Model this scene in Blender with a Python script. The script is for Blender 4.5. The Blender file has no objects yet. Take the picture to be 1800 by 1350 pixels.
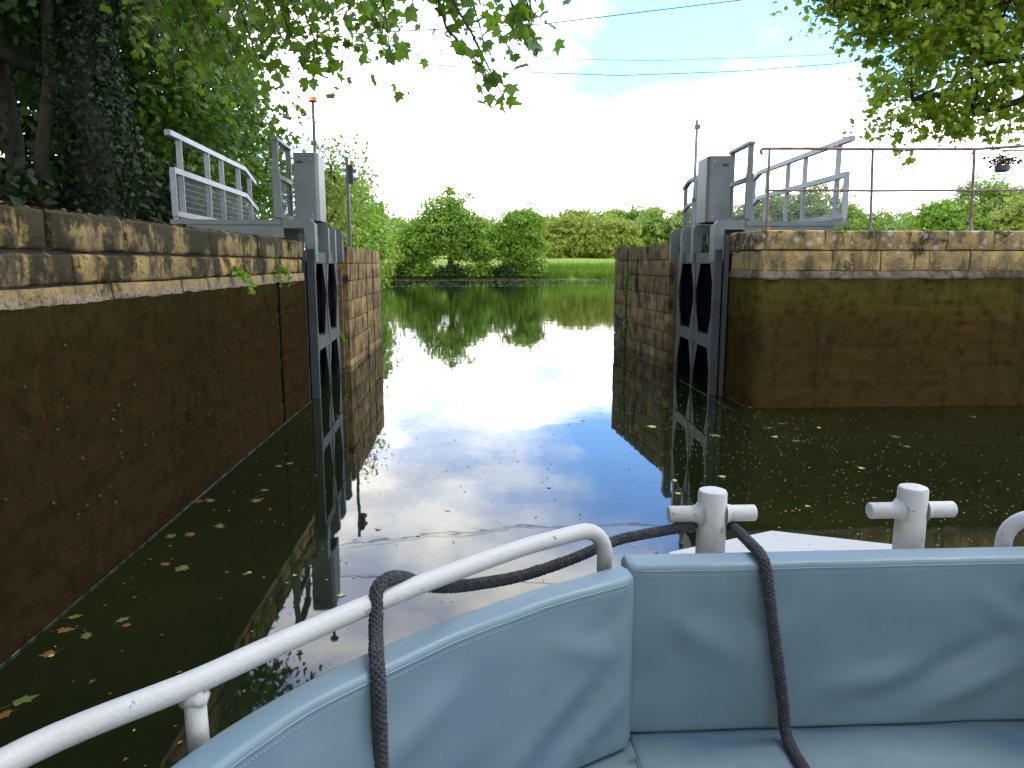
import bpy, bmesh, math, random
import numpy as np
from mathutils import Vector, Matrix, noise
R = math.radians
S = bpy.context.scene
COL = S.collection

# ---------------------------------------------------------------- camera, sky, sun, exposure
cam = bpy.data.cameras.new('camera'); camo = bpy.data.objects.new('camera', cam); COL.objects.link(camo)
camo.location = (0, 0, 1.9); camo.rotation_euler = (R(90 - 9.26), 0, R(-3.08))
cam.sensor_width = 36; cam.lens = 26.0; cam.clip_start = 0.05; cam.clip_end = 3000
S.camera = camo
SUN_AZ, SUN_EL = 75, 60          # compass degrees from +Y towards +X
W = bpy.data.worlds.new('World'); S.world = W; W.use_nodes = True
sl = bpy.data.lights.new('sun', 'SUN'); so = bpy.data.objects.new('sun', sl); COL.objects.link(so)
sl.energy = 2.0; sl.angle = R(18); sl.color = (1, .86, .56)
sd = Vector((math.sin(R(SUN_AZ)) * math.cos(R(SUN_EL)), math.cos(R(SUN_AZ)) * math.cos(R(SUN_EL)), math.sin(R(SUN_EL))))
so.rotation_euler = sd.to_track_quat('Z', 'Y').to_euler(); so.location = sd * 50
S.view_settings.view_transform = 'Standard'; S.view_settings.look = 'None'
S.view_settings.gamma = 1; S.view_settings.use_curve_mapping = False
S.view_settings.exposure = 0.42
S.render.engine = 'CYCLES'
S.cycles.max_bounces = 8; S.cycles.diffuse_bounces = 3; S.cycles.transmission_bounces = 4; S.cycles.glossy_bounces = 3

# ---------------------------------------------------------------- node helpers
def nd(nt, t, ins=None, **props):
    n = nt.nodes.new(t)
    for k, v in props.items(): setattr(n, k, v)
    for k, v in (ins or {}).items():
        if isinstance(v, bpy.types.NodeSocket): nt.links.new(v, n.inputs[k])
        else: n.inputs[k].default_value = v
    return n
def math_(nt, op, a, b=0.0, clamp=False):
    n = nd(nt, 'ShaderNodeMath', {0: a, 1: b}, operation=op); n.use_clamp = clamp; return n.outputs[0]
def mixc(nt, f, a, b, bt='MIX'):
    n = nt.nodes.new('ShaderNodeMix'); n.data_type = 'RGBA'; n.blend_type = bt
    for k, v in ((0, f), (6, a), (7, b)):
        if isinstance(v, bpy.types.NodeSocket): nt.links.new(v, n.inputs[k])
        elif k == 0: n.inputs[0].default_value = v
        else: n.inputs[k].default_value = tuple(v) + ((1,) if len(v) == 3 else ())
    return n.outputs[2]
def ramp(nt, f, a, b):     # smooth 0..1 between a and b
    n = nd(nt, 'ShaderNodeMapRange', {0: f, 1: a, 2: b, 3: 0.0, 4: 1.0}); n.interpolation_type = 'SMOOTHSTEP'; n.clamp = True
    return n.outputs[0]
def noise_(nt, vec, scale, detail=4.0, rough=.55, out=0):
    return nd(nt, 'ShaderNodeTexNoise', {'Vector': vec, 'Scale': scale, 'Detail': detail, 'Roughness': rough}).outputs[out]
def pos_(nt, sx=1, sy=1, sz=1, off=(0, 0, 0)):
    g = nt.nodes.new('ShaderNodeNewGeometry')
    return nd(nt, 'ShaderNodeMapping', {'Vector': g.outputs['Position'], 'Scale': (sx, sy, sz), 'Location': off}).outputs[0]
def newmat(name):
    m = bpy.data.materials.new(name); m.use_nodes = True; nt = m.node_tree; nt.nodes.clear()
    out = nt.nodes.new('ShaderNodeOutputMaterial'); return m, nt, out
def bumped(nt, h, strength, dist):
    return nd(nt, 'ShaderNodeBump', {'Height': h, 'Strength': strength, 'Distance': dist}).outputs[0]
def plain(name, col, rough=.5, metal=0.0, col2=None, nscale=6, bump=.0, bscale=60, lo=.4, hi=.65, spec=.5, coat=0):
    m, nt, out = newmat(name); p = pos_(nt); c = col
    if col2 is not None:
        c = mixc(nt, ramp(nt, noise_(nt, p, nscale, 6), lo, hi), col, col2)
    b = nd(nt, 'ShaderNodeBsdfPrincipled', {'Roughness': rough, 'Metallic': metal, 'Specular IOR Level': spec, 'Coat Weight': coat})
    if isinstance(c, bpy.types.NodeSocket): nt.links.new(c, b.inputs['Base Color'])
    else: b.inputs['Base Color'].default_value = tuple(c) + (1,)
    if bump: nt.links.new(bumped(nt, noise_(nt, p, bscale, 4), bump, .01), b.inputs['Normal'])
    nt.links.new(b.outputs[0], out.inputs[0]); return m

# ---------------------------------------------------------------- the sky
def build_world():
    nt = W.node_tree; nt.nodes.clear()
    sky = nd(nt, 'ShaderNodeTexSky', sky_type='NISHITA')
    sky.sun_disc = False; sky.sun_elevation = R(SUN_EL); sky.sun_rotation = R(SUN_AZ)
    sky.air_density = 1.3; sky.dust_density = .4; sky.ozone_density = 1.5
    g = nt.nodes.new('ShaderNodeTexCoord'); d = g.outputs['Generated']
    sp = nd(nt, 'ShaderNodeSeparateXYZ', {0: d})
    z = math_(nt, 'ADD', math_(nt, 'MAXIMUM', sp.outputs[2], 0.0), .22)
    u = math_(nt, 'DIVIDE', sp.outputs[0], z); v = math_(nt, 'DIVIDE', sp.outputs[1], z)
    cv = nd(nt, 'ShaderNodeCombineXYZ', {0: u, 1: v, 2: 0.0}).outputs[0]
    mp = nd(nt, 'ShaderNodeMapping', {'Vector': cv, 'Location': CLOUD_OFF, 'Scale': (1, 1, 1)}).outputs[0]
    n1 = noise_(nt, mp, .80, 7, .54); n2 = noise_(nt, mp, 2.6, 6, .6)
    cover = math_(nt, 'SUBTRACT', math_(nt, 'ADD', n1, .105), math_(nt, 'MULTIPLY', math_(nt, 'MAXIMUM', sp.outputs[2], 0.0), .13))
    mask = ramp(nt, cover, .46, .66)
    shade = ramp(nt, n2, .29, .62)
    cloud = mixc(nt, shade, (17.0, 17.2, 17.0), (33, 31.4, 28.0))
    blue = mixc(nt, 1.0, sky.outputs[0], (1.05, 1.85, 3.0), 'MULTIPLY')
    thin = mixc(nt, .10, blue, (14, 15.5, 17))     # thin haze between the clouds
    c = mixc(nt, mask, thin, cloud)
    bg = nd(nt, 'ShaderNodeBackground', {'Color': c, 'Strength': .13})
    o = nt.nodes.new('ShaderNodeOutputWorld'); nt.links.new(bg.outputs[0], o.inputs[0])
CLOUD_OFF = (-.95, 5.21, 0)
build_world()

# ---------------------------------------------------------------- mesh helpers
class MB:
    def __init__(s): s.v = []; s.f = []
    def add(s, vs, fs):
        o = len(s.v); s.v += [tuple(x) for x in vs]; s.f += [tuple(i + o for i in f) for f in fs]; return s
    def box(s, x0, x1, y0, y1, z0, z1, F=None):
        vs = [(x, y, z) for x in (x0, x1) for y in (y0, y1) for z in (z0, z1)]
        if F: vs = [F(*p) for p in vs]
        return s.add(vs, [(0, 1, 3, 2), (4, 6, 7, 5), (0, 4, 5, 1), (2, 3, 7, 6), (0, 2, 6, 4), (1, 5, 7, 3)])
    def prism(s, pts, ext, F=None):      # polygon pts (3-D) extruded by ext
        n = len(pts); e = Vector(ext); a = [Vector(p) for p in pts]; b = [p + e for p in a]
        vs = a + b
        if F: vs = [F(*p) for p in vs]
        fs = [tuple(range(n)), tuple(range(2 * n - 1, n - 1, -1))] + [(i, (i + 1) % n, n + (i + 1) % n, n + i) for i in range(n)]
        return s.add(vs, fs)
    def tube(s, path, r, n=8, cap=True):
        P = [Vector(p) for p in path]; m = len(P)
        rr = r if hasattr(r, '__len__') else [r] * m
        T = [(P[min(i + 1, m - 1)] - P[max(i - 1, 0)]).normalized() for i in range(m)]
        up = Vector((0, 0, 1)) if abs(T[0].z) < .9 else Vector((1, 0, 0))
        nrm = (up - T[0] * up.dot(T[0])).normalized()
        vs = []
        for i in range(m):
            nrm = (nrm - T[i] * nrm.dot(T[i])).normalized(); b = T[i].cross(nrm)
            for k in range(n):
                a = 2 * math.pi * k / n; vs.append(P[i] + (nrm * math.cos(a) + b * math.sin(a)) * rr[i])
        fs = [(i * n + k, i * n + (k + 1) % n, (i + 1) * n + (k + 1) % n, (i + 1) * n + k) for i in range(m - 1) for k in range(n)]
        if cap: fs += [tuple(range(n - 1, -1, -1)), tuple(range((m - 1) * n, m * n))]
        return s.add(vs, fs)
    def lathe(s, prof, c, n=20):         # prof: (r,z) list around vertical axis at c
        vs = []; m = len(prof)
        for r, z in prof:
            for k in range(n):
                a = 2 * math.pi * k / n; vs.append((c[0] + r * math.cos(a), c[1] + r * math.sin(a), c[2] + z))
        fs = [(i * n + k, i * n + (k + 1) % n, (i + 1) * n + (k + 1) % n, (i + 1) * n + k) for i in range(m - 1) for k in range(n)]
        fs += [tuple(range(n - 1, -1, -1)), tuple(range((m - 1) * n, m * n))]
        return s.add(vs, fs)
    def build(s, name, mat, parent=None, smooth=False, recalc=True, bevel=0, autos=None, kind=None):
        me = bpy.data.meshes.new(name)
        off = Vector(parent_loc(parent))
        me.from_pydata([tuple(Vector(v) - off) for v in s.v], [], s.f)
        if recalc:
            bm = bmesh.new(); bm.from_mesh(me); bmesh.ops.recalc_face_normals(bm, faces=bm.faces)
            if bevel: bmesh.ops.bevel(bm, geom=list(bm.edges), offset=bevel, segments=1, affect='EDGES')
            bm.to_mesh(me); bm.free()
        if smooth:
            me.polygons.foreach_set('use_smooth', [True] * len(me.polygons))
            if autos: 
                try: me.set_sharp_from_angle(angle=R(autos))
                except Exception: pass
        return link(name, me, mat, parent, kind)
def parent_loc(p):
    l = Vector((0, 0, 0))
    while p is not None: l += p.location; p = p.parent
    return l
def link(name, me, mat, parent=None, kind=None):
    if mat is not None and not me.materials: me.materials.append(mat)
    o = bpy.data.objects.new(name, me); COL.objects.link(o)
    if parent is not None: o.parent = parent
    if kind: o['kind'] = kind
    return o
def thing(name, label, cat, loc, group=None):
    o = bpy.data.objects.new(name, None); COL.objects.link(o); o.location = loc; o.empty_display_size = .2
    return tag(o, label, cat, group)
def tag(o, label, cat, group=None):
    o['label'] = label; o['category'] = cat
    if group: o['group'] = group
    return o
def tri_mesh(name, V, T, smooth=False):
    V = np.asarray(V, np.float32); T = np.asarray(T, np.int32)
    me = bpy.data.meshes.new(name); me.vertices.add(len(V)); me.vertices.foreach_set('co', V.ravel())
    me.loops.add(T.size); me.loops.foreach_set('vertex_index', T.ravel())
    me.polygons.add(len(T)); me.polygons.foreach_set('loop_start', np.arange(0, T.size, 3, dtype=np.int32))
    me.update(calc_edges=True)
    if smooth: me.polygons.foreach_set('use_smooth', np.ones(len(T), bool))
    return me
def fbm(x, y, z, o=3): return noise.fractal(Vector((x, y, z)), 1.0, 2.0, o)

# ---------------------------------------------------------------- materials
def stone_mat(name, c1, c2, c3, moss, moss_lo, moss_hi, lichen=0.0, streak=1.0, band=None, top=0.0):
    m, nt, out = newmat(name)
    p = pos_(nt); st = pos_(nt, 5, 5, 1.1); oi = nt.nodes.new('ShaderNodeObjectInfo')
    rnd = oi.outputs['Random']
    base = mixc(nt, ramp(nt, rnd, .15, .9), c1, c2)
    base = mixc(nt, ramp(nt, noise_(nt, p, 3.3, 6, .6), .36, .66), base, c3)
    base = mixc(nt, math_(nt, 'MULTIPLY', ramp(nt, noise_(nt, p, 34, 6, .75), .47, .68), .7), base, (.055, .043, .026))
    # rain streaks running down, broken by patches
    sk = math_(nt, 'MULTIPLY', ramp(nt, math_(nt, 'ADD', noise_(nt, st, 1.5, 6, .62), math_(nt, 'MULTIPLY', math_(nt, 'SUBTRACT', noise_(nt, p, 26, 5, .7), .5), .3)), .5, .62), ramp(nt, noise_(nt, p, 1.3, 4), .38, .56))
    base = mixc(nt, math_(nt, 'MULTIPLY', sk, streak * .8), base, (.045, .04, .028))
    mm = math_(nt, 'ADD', noise_(nt, p, 2.1, 8, .66), math_(nt, 'MULTIPLY', math_(nt, 'SUBTRACT', noise_(nt, st, 1.1, 4), .5), .6))
    zt = nd(nt, 'ShaderNodeSeparateXYZ', {0: p}).outputs[2]
    hang = ramp(nt, math_(nt, 'ADD', zt, math_(nt, 'MULTIPLY', math_(nt, 'SUBTRACT', noise_(nt, st, 1.6, 6, .65), .5), .34)), 2.08, 2.2)     # moss hanging over the coping edge
    mm = math_(nt, 'ADD', mm, math_(nt, 'MULTIPLY', hang, .14 * top))
    mm = math_(nt, 'ADD', mm, math_(nt, 'MULTIPLY', math_(nt, 'SUBTRACT', noise_(nt, p, 19, 6, .75), .5), .42))
    mk = ramp(nt, mm, moss_lo, moss_hi)
    base = mixc(nt, mk, base, moss)
    if band:      # lime-bleached high-water band with dark specks
        zb = math_(nt, 'ADD', nd(nt, 'ShaderNodeSeparateXYZ', {0: p}).outputs[2], math_(nt, 'MULTIPLY', math_(nt, 'SUBTRACT', noise_(nt, p, 9, 6, .7), .5), .09))
        bc = mixc(nt, ramp(nt, noise_(nt, p, 34, 5, .75), .50, .62), (.27, .205, .145), (.07, .045, .028))
        base = mixc(nt, ramp(nt, zb, band + .055, band - .01), base, bc)
    if lichen:
        v = nd(nt, 'ShaderNodeTexVoronoi', {'Vector': mixc(nt, .06, p, nd(nt, 'ShaderNodeTexNoise', {'Vector': p, 'Scale': 22.0}).outputs['Color']), 'Scale': 9.0, 'Randomness': 1.0})
        ls = math_(nt, 'MULTIPLY', ramp(nt, v.outputs['Distance'], .42, .22), ramp(nt, noise_(nt, p, 1.9, 3), .38, .52))
        zz = nd(nt, 'ShaderNodeSeparateXYZ', {0: p}).outputs[2]
        ls = math_(nt, 'MULTIPLY', ls, ramp(nt, math_(nt, 'ADD', zz, math_(nt, 'MULTIPLY', noise_(nt, p, 4), .2)), 2.1, 2.22))
        base = mixc(nt, math_(nt, 'MULTIPLY', ls, lichen * .7), base, (.46, .44, .37))
    h = math_(nt, 'ADD', noise_(nt, p, 26, 7, .7), math_(nt, 'MULTIPLY', noise_(nt, p, 110, 3), .35))
    h = math_(nt, 'ADD', h, math_(nt, 'MULTIPLY', mk, .8))
    b = nd(nt, 'ShaderNodeBsdfPrincipled', {'Base Color': base, 'Roughness': .9, 'Specular IOR Level': .2, 'Normal': bumped(nt, h, .95, .025)})
    nt.links.new(b.outputs[0], out.inputs[0]); return m
def algae_mat(name, top, low, zsplit, bump=.8, stains=()):
    m, nt, out = newmat(name); p = pos_(nt)
    zz = nd(nt, 'ShaderNodeSeparateXYZ', {0: p}).outputs[2]
    z2 = math_(nt, 'ADD', zz, math_(nt, 'MULTIPLY', math_(nt, 'SUBTRACT', noise_(nt, p, 1.5, 6, .65), .5), 1.3))
    c = mixc(nt, ramp(nt, z2, zsplit - .35, zsplit + .35), low, top)
    c = mixc(nt, ramp(nt, noise_(nt, p, 7, 8, .72), .40, .75), c, tuple(x * .5 for x in low))
    pv = pos_(nt, 4, 4, .5)
    c = mixc(nt, math_(nt, 'MULTIPLY', ramp(nt, noise_(nt, p, 60, 4, .7), .55, .8), .5), c, (.10, .075, .035))
    c = mixc(nt, math_(nt, 'MULTIPLY', ramp(nt, noise_(nt, pv, 1.4, 5), .50, .72), .4), c, (.014, .010, .005))
    pw = pos_(nt, 1.2, 1.2, 9)
    yy = nd(nt, 'ShaderNodeSeparateXYZ', {0: p}).outputs[1]
    for (y0, wd, za, zb) in stains:      # iron streaks weeping from a joint
        off = math_(nt, 'ADD', math_(nt, 'SUBTRACT', yy, y0), math_(nt, 'MULTIPLY', math_(nt, 'SUBTRACT', noise_(nt, pos_(nt, 1, 1, 1), 6, 4), .5), .16))
        k = math_(nt, 'MULTIPLY', ramp(nt, math_(nt, 'ABSOLUTE', off), wd, wd * .2), math_(nt, 'MULTIPLY', ramp(nt, zz, za, za + .15), ramp(nt, zz, zb + .03, zb - .03)))
        c = mixc(nt, math_(nt, 'MULTIPLY', k, ramp(nt, noise_(nt, p, 40, 4), .35, .6)), c, (.060, .014, .007))
    h = math_(nt, 'ADD', noise_(nt, p, 30, 8, .78), math_(nt, 'MULTIPLY', noise_(nt, pw, 3, 5, .6), .25))
    b = nd(nt, 'ShaderNodeBsdfPrincipled', {'Base Color': c, 'Roughness': .95, 'Specular IOR Level': 0.0, 'Normal': bumped(nt, h, bump, .012)})
    nt.links.new(b.outputs[0], out.inputs[0]); return m
def leaf_mat(name, a, b_, tr, trw=.45, rough=.45):
    m, nt, out = newmat(name); g = nt.nodes.new('ShaderNodeNewGeometry')
    p = pos_(nt)
    f = math_(nt, 'ADD', math_(nt, 'MULTIPLY', g.outputs['Random Per Island'], .6), math_(nt, 'MULTIPLY', noise_(nt, p, .9, 3), .5))
    c = mixc(nt, ramp(nt, f, .2, .85), a, b_)
    ct = mixc(nt, ramp(nt, f, .2, .85), tuple(x * .7 for x in tr), tr)
    d = nd(nt, 'ShaderNodeBsdfPrincipled', {'Base Color': c, 'Roughness': rough, 'Specular IOR Level': .35})
    t = nd(nt, 'ShaderNodeBsdfTranslucent', {'Color': ct})
    x = nd(nt, 'ShaderNodeMixShader', {0: trw, 1: d.outputs[0], 2: t.outputs[0]})
    nt.links.new(x.outputs[0], out.inputs[0]); return m
def water_mat():
    m, nt, out = newmat('river_water')
    p = pos_(nt); pf = pos_(nt, .5, 1.6, 1)
    y = nd(nt, 'ShaderNodeSeparateXYZ', {0: p}).outputs[1]
    calm = math_(nt, 'MULTIPLY', noise_(nt, p, 3.2, 2, .4), .3)
    h = math_(nt, 'ADD', calm, math_(nt, 'MULTIPLY', noise_(nt, pf, 2.0, 3, .5), ramp(nt, y, 14, 34)))
    h = math_(nt, 'ADD', h, math_(nt, 'MULTIPLY', noise_(nt, pf, .35, 2, .5), .8))
    c = mixc(nt, ramp(nt, noise_(nt, p, .6, 3), .3, .7), (.0045, .0070, .0025), (.0075, .0105, .003))
    b = nd(nt, 'ShaderNodeBsdfPrincipled', {'Base Color': c, 'Roughness': .02, 'IOR': 1.5, 'Normal': bumped(nt, h, .085, .03)})
    nt.links.new(b.outputs[0], out.inputs[0]); return m
def grass_mat():
    m, nt, out = newmat('meadow'); p = pos_(nt)
    c = mixc(nt, ramp(nt, noise_(nt, pos_(nt, .3, 1, 1), .25, 6), .35, .65), (.22, .34, .04), (.36, .36, .11))
    c = mixc(nt, ramp(nt, noise_(nt, p, 3, 5), .45, .7), c, (.17, .26, .03))
    b = nd(nt, 'ShaderNodeBsdfPrincipled', {'Base Color': c, 'Roughness': .9, 'Specular IOR Level': .1, 'Normal': bumped(nt, noise_(nt, p, 8, 5), .8, .2)})
    nt.links.new(b.outputs[0], out.inputs[0]); return m
def vinyl_mat():
    m, nt, out = newmat('blue_grey_vinyl'); p = pos_(nt)
    c = mixc(nt, ramp(nt, noise_(nt, p, 2.2, 4), .35, .7), (.092, .142, .162), (.106, .157, .175))
    c = mixc(nt, math_(nt, 'MULTIPLY', ramp(nt, noise_(nt, p, 9, 6, .7), .52, .75), .38), c, (.085, .110, .115))
    c = mixc(nt, math_(nt, 'MULTIPLY', ramp(nt, noise_(nt, pos_(nt, 3, 3, 14), 9, 5, .7), .62, .72), .3), c, (.2, .24, .24))
    v = nd(nt, 'ShaderNodeTexVoronoi', {'Vector': p, 'Scale': 420.0}).outputs['Distance']
    h = math_(nt, 'ADD', math_(nt, 'MULTIPLY', v, .35), noise_(nt, p, 60, 3))
    r = nd(nt, 'ShaderNodeMapRange', {0: noise_(nt, p, 5, 5), 1: .3, 2: .7, 3: .44, 4: .60}).outputs[0]
    b = nd(nt, 'ShaderNodeBsdfPrincipled', {'Base Color': c, 'Roughness': r, 'Normal': bumped(nt, h, .12, .004)})
    nt.links.new(b.outputs[0], out.inputs[0]); return m
def rust_mat():
    m, nt, out = newmat('rusty_iron'); p = pos_(nt)
    k = ramp(nt, noise_(nt, p, 7, 7, .7), .42, .58)
    c = mixc(nt, k, (.19, .145, .15), (.15, .055, .022))
    b = nd(nt, 'ShaderNodeBsdfPrincipled', {'Base Color': c, 'Roughness': .75, 'Normal': bumped(nt, noise_(nt, p, 90, 4), .5, .005)})
    nt.links.new(b.outputs[0], out.inputs[0]); return m

def chipped(name, col, grime=.45):
    m, nt, out = newmat(name); p = pos_(nt)
    c = mixc(nt, math_(nt, 'MULTIPLY', ramp(nt, noise_(nt, p, 6, 7, .7), .45, .75), grime), col, (.30, .28, .23))
    c = mixc(nt, math_(nt, 'MULTIPLY', ramp(nt, noise_(nt, pos_(nt, 6, 6, 22), 4, 6, .7), .58, .74), grime), c, (.33, .29, .22))
    chip = ramp(nt, noise_(nt, p, 48, 4, .6), .665, .685)
    c = mixc(nt, chip, c, (.16, .13, .11))
    h = math_(nt, 'SUBTRACT', math_(nt, 'ADD', noise_(nt, p, 140, 3), math_(nt, 'MULTIPLY', noise_(nt, p, 22, 3), .6)), math_(nt, 'MULTIPLY', chip, .8))
    b = nd(nt, 'ShaderNodeBsdfPrincipled', {'Base Color': c, 'Roughness': .5, 'Specular IOR Level': .35, 'Normal': bumped(nt, h, .25, .006)})
    nt.links.new(b.outputs[0], out.inputs[0]); return m
def beacon_mat():
    m, nt, out = newmat('lit_beacon_lens')
    g = nd(nt, 'ShaderNodeSeparateXYZ', {0: nt.nodes.new('ShaderNodeNewGeometry').outputs['Normal']}).outputs[0]
    c = mixc(nt, ramp(nt, g, -.5, .6), (.95, .42, .03), (.75, .04, .015))
    b = nd(nt, 'ShaderNodeBsdfPrincipled', {'Base Color': c, 'Roughness': .25, 'Emission Color': c, 'Emission Strength': .9})
    nt.links.new(b.outputs[0], out.inputs[0]); return m
MAT = dict(
    stone_left=stone_mat('mossy_limestone', (0.4526, 0.3008, 0.0816), (0.2929, 0.2048, 0.0816), (0.1997, 0.1434, 0.0598), (.032, .027, .008), .455, .60, 0, 1.0, None, 1.0),
    stone_right=stone_mat('lichen_limestone', (0.5002, 0.3380, 0.1216), (0.3380, 0.2405, 0.1050), (0.2028, 0.1495, 0.0718), (.055, .046, .016), .60, .74, 1.0, .8, None, .7),
    stone_pier=stone_mat('streaked_limestone', (0.3994, 0.2560, 0.0816), (0.2662, 0.1702, 0.0588), (0.1132, 0.0742, 0.0294), (.024, .023, .009), .53, .70, 0, 1.25),
    stone_band=stone_mat('high_water_limestone', (0.3512, 0.2365, 0.0743), (0.2493, 0.1760, 0.0743), (0.1813, 0.1298, 0.0574), (.032, .027, .008), .56, .70, 0, .7, 1.682),
    bleached=stone_mat('bleached_limestone', (.21, .160, .105), (.17, .132, .085), (.125, .092, .056), (.06, .044, .022), .50, .66, 0, .5),
    mortar=plain('dark_mortar', (.022, .018, .010), .95, 0, (.05, .04, .022), 8, .6, 40),
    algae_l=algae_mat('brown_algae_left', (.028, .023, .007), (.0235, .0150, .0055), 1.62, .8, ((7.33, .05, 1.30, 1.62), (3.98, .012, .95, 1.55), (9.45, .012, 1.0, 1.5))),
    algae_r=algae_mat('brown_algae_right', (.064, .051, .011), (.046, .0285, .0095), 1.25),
    recess=algae_mat('recess_algae', (.03, .027, .011), (.02, .016, .007), 1.0),
    grey=plain('grey_gate_paint', (.112, .126, .122), .45, 0, (.086, .099, .091), 2.2, .05, 30),
    grey_light=plain('galvanised_grey', (.25, .265, .285), .42, .25, (.20, .22, .235), 3, .04, 40),
    leafgate=plain('slate_gate_paint', (.046, .047, .046), .6, 0, (.030, .031, .030), 2.6, .2, 30, spec=.3),
    gateskin=plain('black_gate_plate', (.003, .0035, .005), .9, 0, (.005, .005, .004), 3, .2, 20, spec=0.0),
    rust=rust_mat(), vinyl=vinyl_mat(), water=water_mat(), meadow=grass_mat(),
    white=chipped('chipped_white_paint', (.35, .345, .32)),
    white_old=plain('old_white_paint', (.55, .55, .53), .42, 0, (.46, .455, .43), 4, .22, 130, .5, .75),
    white2=chipped('dirty_white_paint', (.37, .36, .33), 1.0),
    white2_old=plain('old_dirty_white_paint', (.56, .55, .52), .45, 0, (.36, .33, .28), 9, .22, 120, .58, .8),
    rope=plain('black_braided_rope', (.030, .030, .033), .9, 0, (.055, .054, .056), 60, .8, 500),
    thread=plain('pale_thread', (.17, .235, .26), .8),
    dark=plain('black_plastic', (.012, .012, .014), .5),
    wire=plain('cable_black', (.05, .04, .05), .6),
    timber=plain('wet_timber', (.12, .075, .035), .8, 0, (.06, .04, .02), 9, .5, 60),
    soil=plain('bank_soil', (.05, .05, .02), .95, 0, (.035, .06, .012), 1.5, .8, 12),
    bark=plain('bark', (.030, .022, .013), .9, 0, (.013, .011, .007), 5, 1.0, 22),
    foam=plain('lime_line', (.40, .42, .40), .7, 0, (.06, .06, .05), 14, 0, 1, .42, .6),
    red=beacon_mat(), orange=plain('orange_beacon_lens', (.7, .28, .02), .25),
    pot=plain('grey_plastic_pot', (.10, .11, .13), .5), petal=plain('pink_petals', (.55, .03, .12), .6),
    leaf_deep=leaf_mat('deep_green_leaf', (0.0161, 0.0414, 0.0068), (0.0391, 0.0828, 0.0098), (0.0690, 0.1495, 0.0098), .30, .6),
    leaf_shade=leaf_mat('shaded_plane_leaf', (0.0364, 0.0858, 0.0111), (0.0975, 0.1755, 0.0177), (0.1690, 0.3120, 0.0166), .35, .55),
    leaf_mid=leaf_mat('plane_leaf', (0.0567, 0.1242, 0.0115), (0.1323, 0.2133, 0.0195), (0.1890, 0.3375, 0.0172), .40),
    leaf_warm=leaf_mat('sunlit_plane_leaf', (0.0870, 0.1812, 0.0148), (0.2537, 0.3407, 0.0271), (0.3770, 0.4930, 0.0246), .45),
    leaf_bank=leaf_mat('bank_tree_leaf', (0.1013, 0.2093, 0.0161), (0.2497, 0.3847, 0.0321), (0.2160, 0.3780, 0.0230), .4),
    leaf_yel=leaf_mat('pale_willow_leaf', (0.1955, 0.2587, 0.0293), (0.3162, 0.3565, 0.0538), (.32, .38, .04), .4),
    leaf_far=leaf_mat('hazed_wood_leaf', (0.1736, 0.2688, 0.0476), (0.2856, 0.3864, 0.0762), (.22, .34, .04), .4),  # paled leaf: distance haze is put into the colour
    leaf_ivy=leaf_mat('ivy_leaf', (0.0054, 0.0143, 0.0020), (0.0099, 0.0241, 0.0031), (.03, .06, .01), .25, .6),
    float_green=leaf_mat('floating_green_leaf', (.045, .062, .014), (.085, .10, .022), (.1, .15, .02), .1),
    float_brown=leaf_mat('floating_brown_leaf', (.075, .028, .009), (.14, .065, .02), (.2, .1, .02), .1),
    float_yel=leaf_mat('floating_yellow_leaf', (.27, .22, .05), (.36, .31, .11), (.3, .25, .05), .1),
)

# ---------------------------------------------------------------- water and land
def sheet(name, pts, z, mat, skirt=None):
    mb = MB(); n = len(pts); vs = [(x, y, z if not callable(z) else z(x, y)) for x, y in pts]
    fs = [tuple(range(n))]
    if skirt is not None:
        vs += [(x, y, skirt) for x, y in pts]; fs += [(i, (i + 1) % n, n + (i + 1) % n, n + i) for i in range(n)]
    mb.add(vs, fs); o = mb.build(name, mat); o['kind'] = 'structure'; return o
sheet('water', [(-400, -60), (400, -60), (400, 600), (-400, 600)], 0.0, MAT['water'])
sheet('left_bank', [(-2.78, -40), (-2.78, 10.3), (-3.0, 10.3), (-3.0, 18.5), (-4.6, 26), (-7.0, 45), (-11.5, 84), (-16, 100), (-120, 120), (-250, 60), (-250, -40)], 2.14, MAT['soil'], -1)
sheet('right_bank', [(4.35, 9.92), (4.35, 18.2), (7, 26), (14, 40), (40, 46), (150, 40), (150, 9.92)], 2.22, MAT['soil'], -1)
def far_land():
    xs = np.concatenate([np.linspace(-260, -40, 12), np.linspace(-30, 70, 60), np.linspace(80, 420, 18)])
    ts = [0, .6, 1.5, 3, 6, 10, 16, 25, 40, 62, 90, 140, 220, 360, 700]
    zs = [-.7, .35, .95, 1.15, 1.3, 1.45, 1.65, 1.95, 2.5, 3.1, 3.6, 4.2, 5, 6, 9]
    vs, fs = [], []
    for i, x in enumerate(xs):
        y0 = 88.5 + (x + 10) * .13 if x < 30 else max(66, 93.7 - (x - 30) * .45)
        y0 += .8 * noise.noise(Vector((x * .35, 0, 0)))
        for t, z in zip(ts, zs): vs.append((x, y0 + t, z + (.12 * noise.noise(Vector((x * .3, t * .3, 3))) if 0 < t < 300 else 0)))
    m = len(ts)
    for i in range(len(xs) - 1):
        for j in range(m - 1): fs.append((i * m + j, (i + 1) * m + j, (i + 1) * m + j + 1, i * m + j + 1))
    o = MB().add(vs, fs).build('meadow', MAT['meadow'], smooth=True); o['kind'] = 'structure'
far_land()

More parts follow.
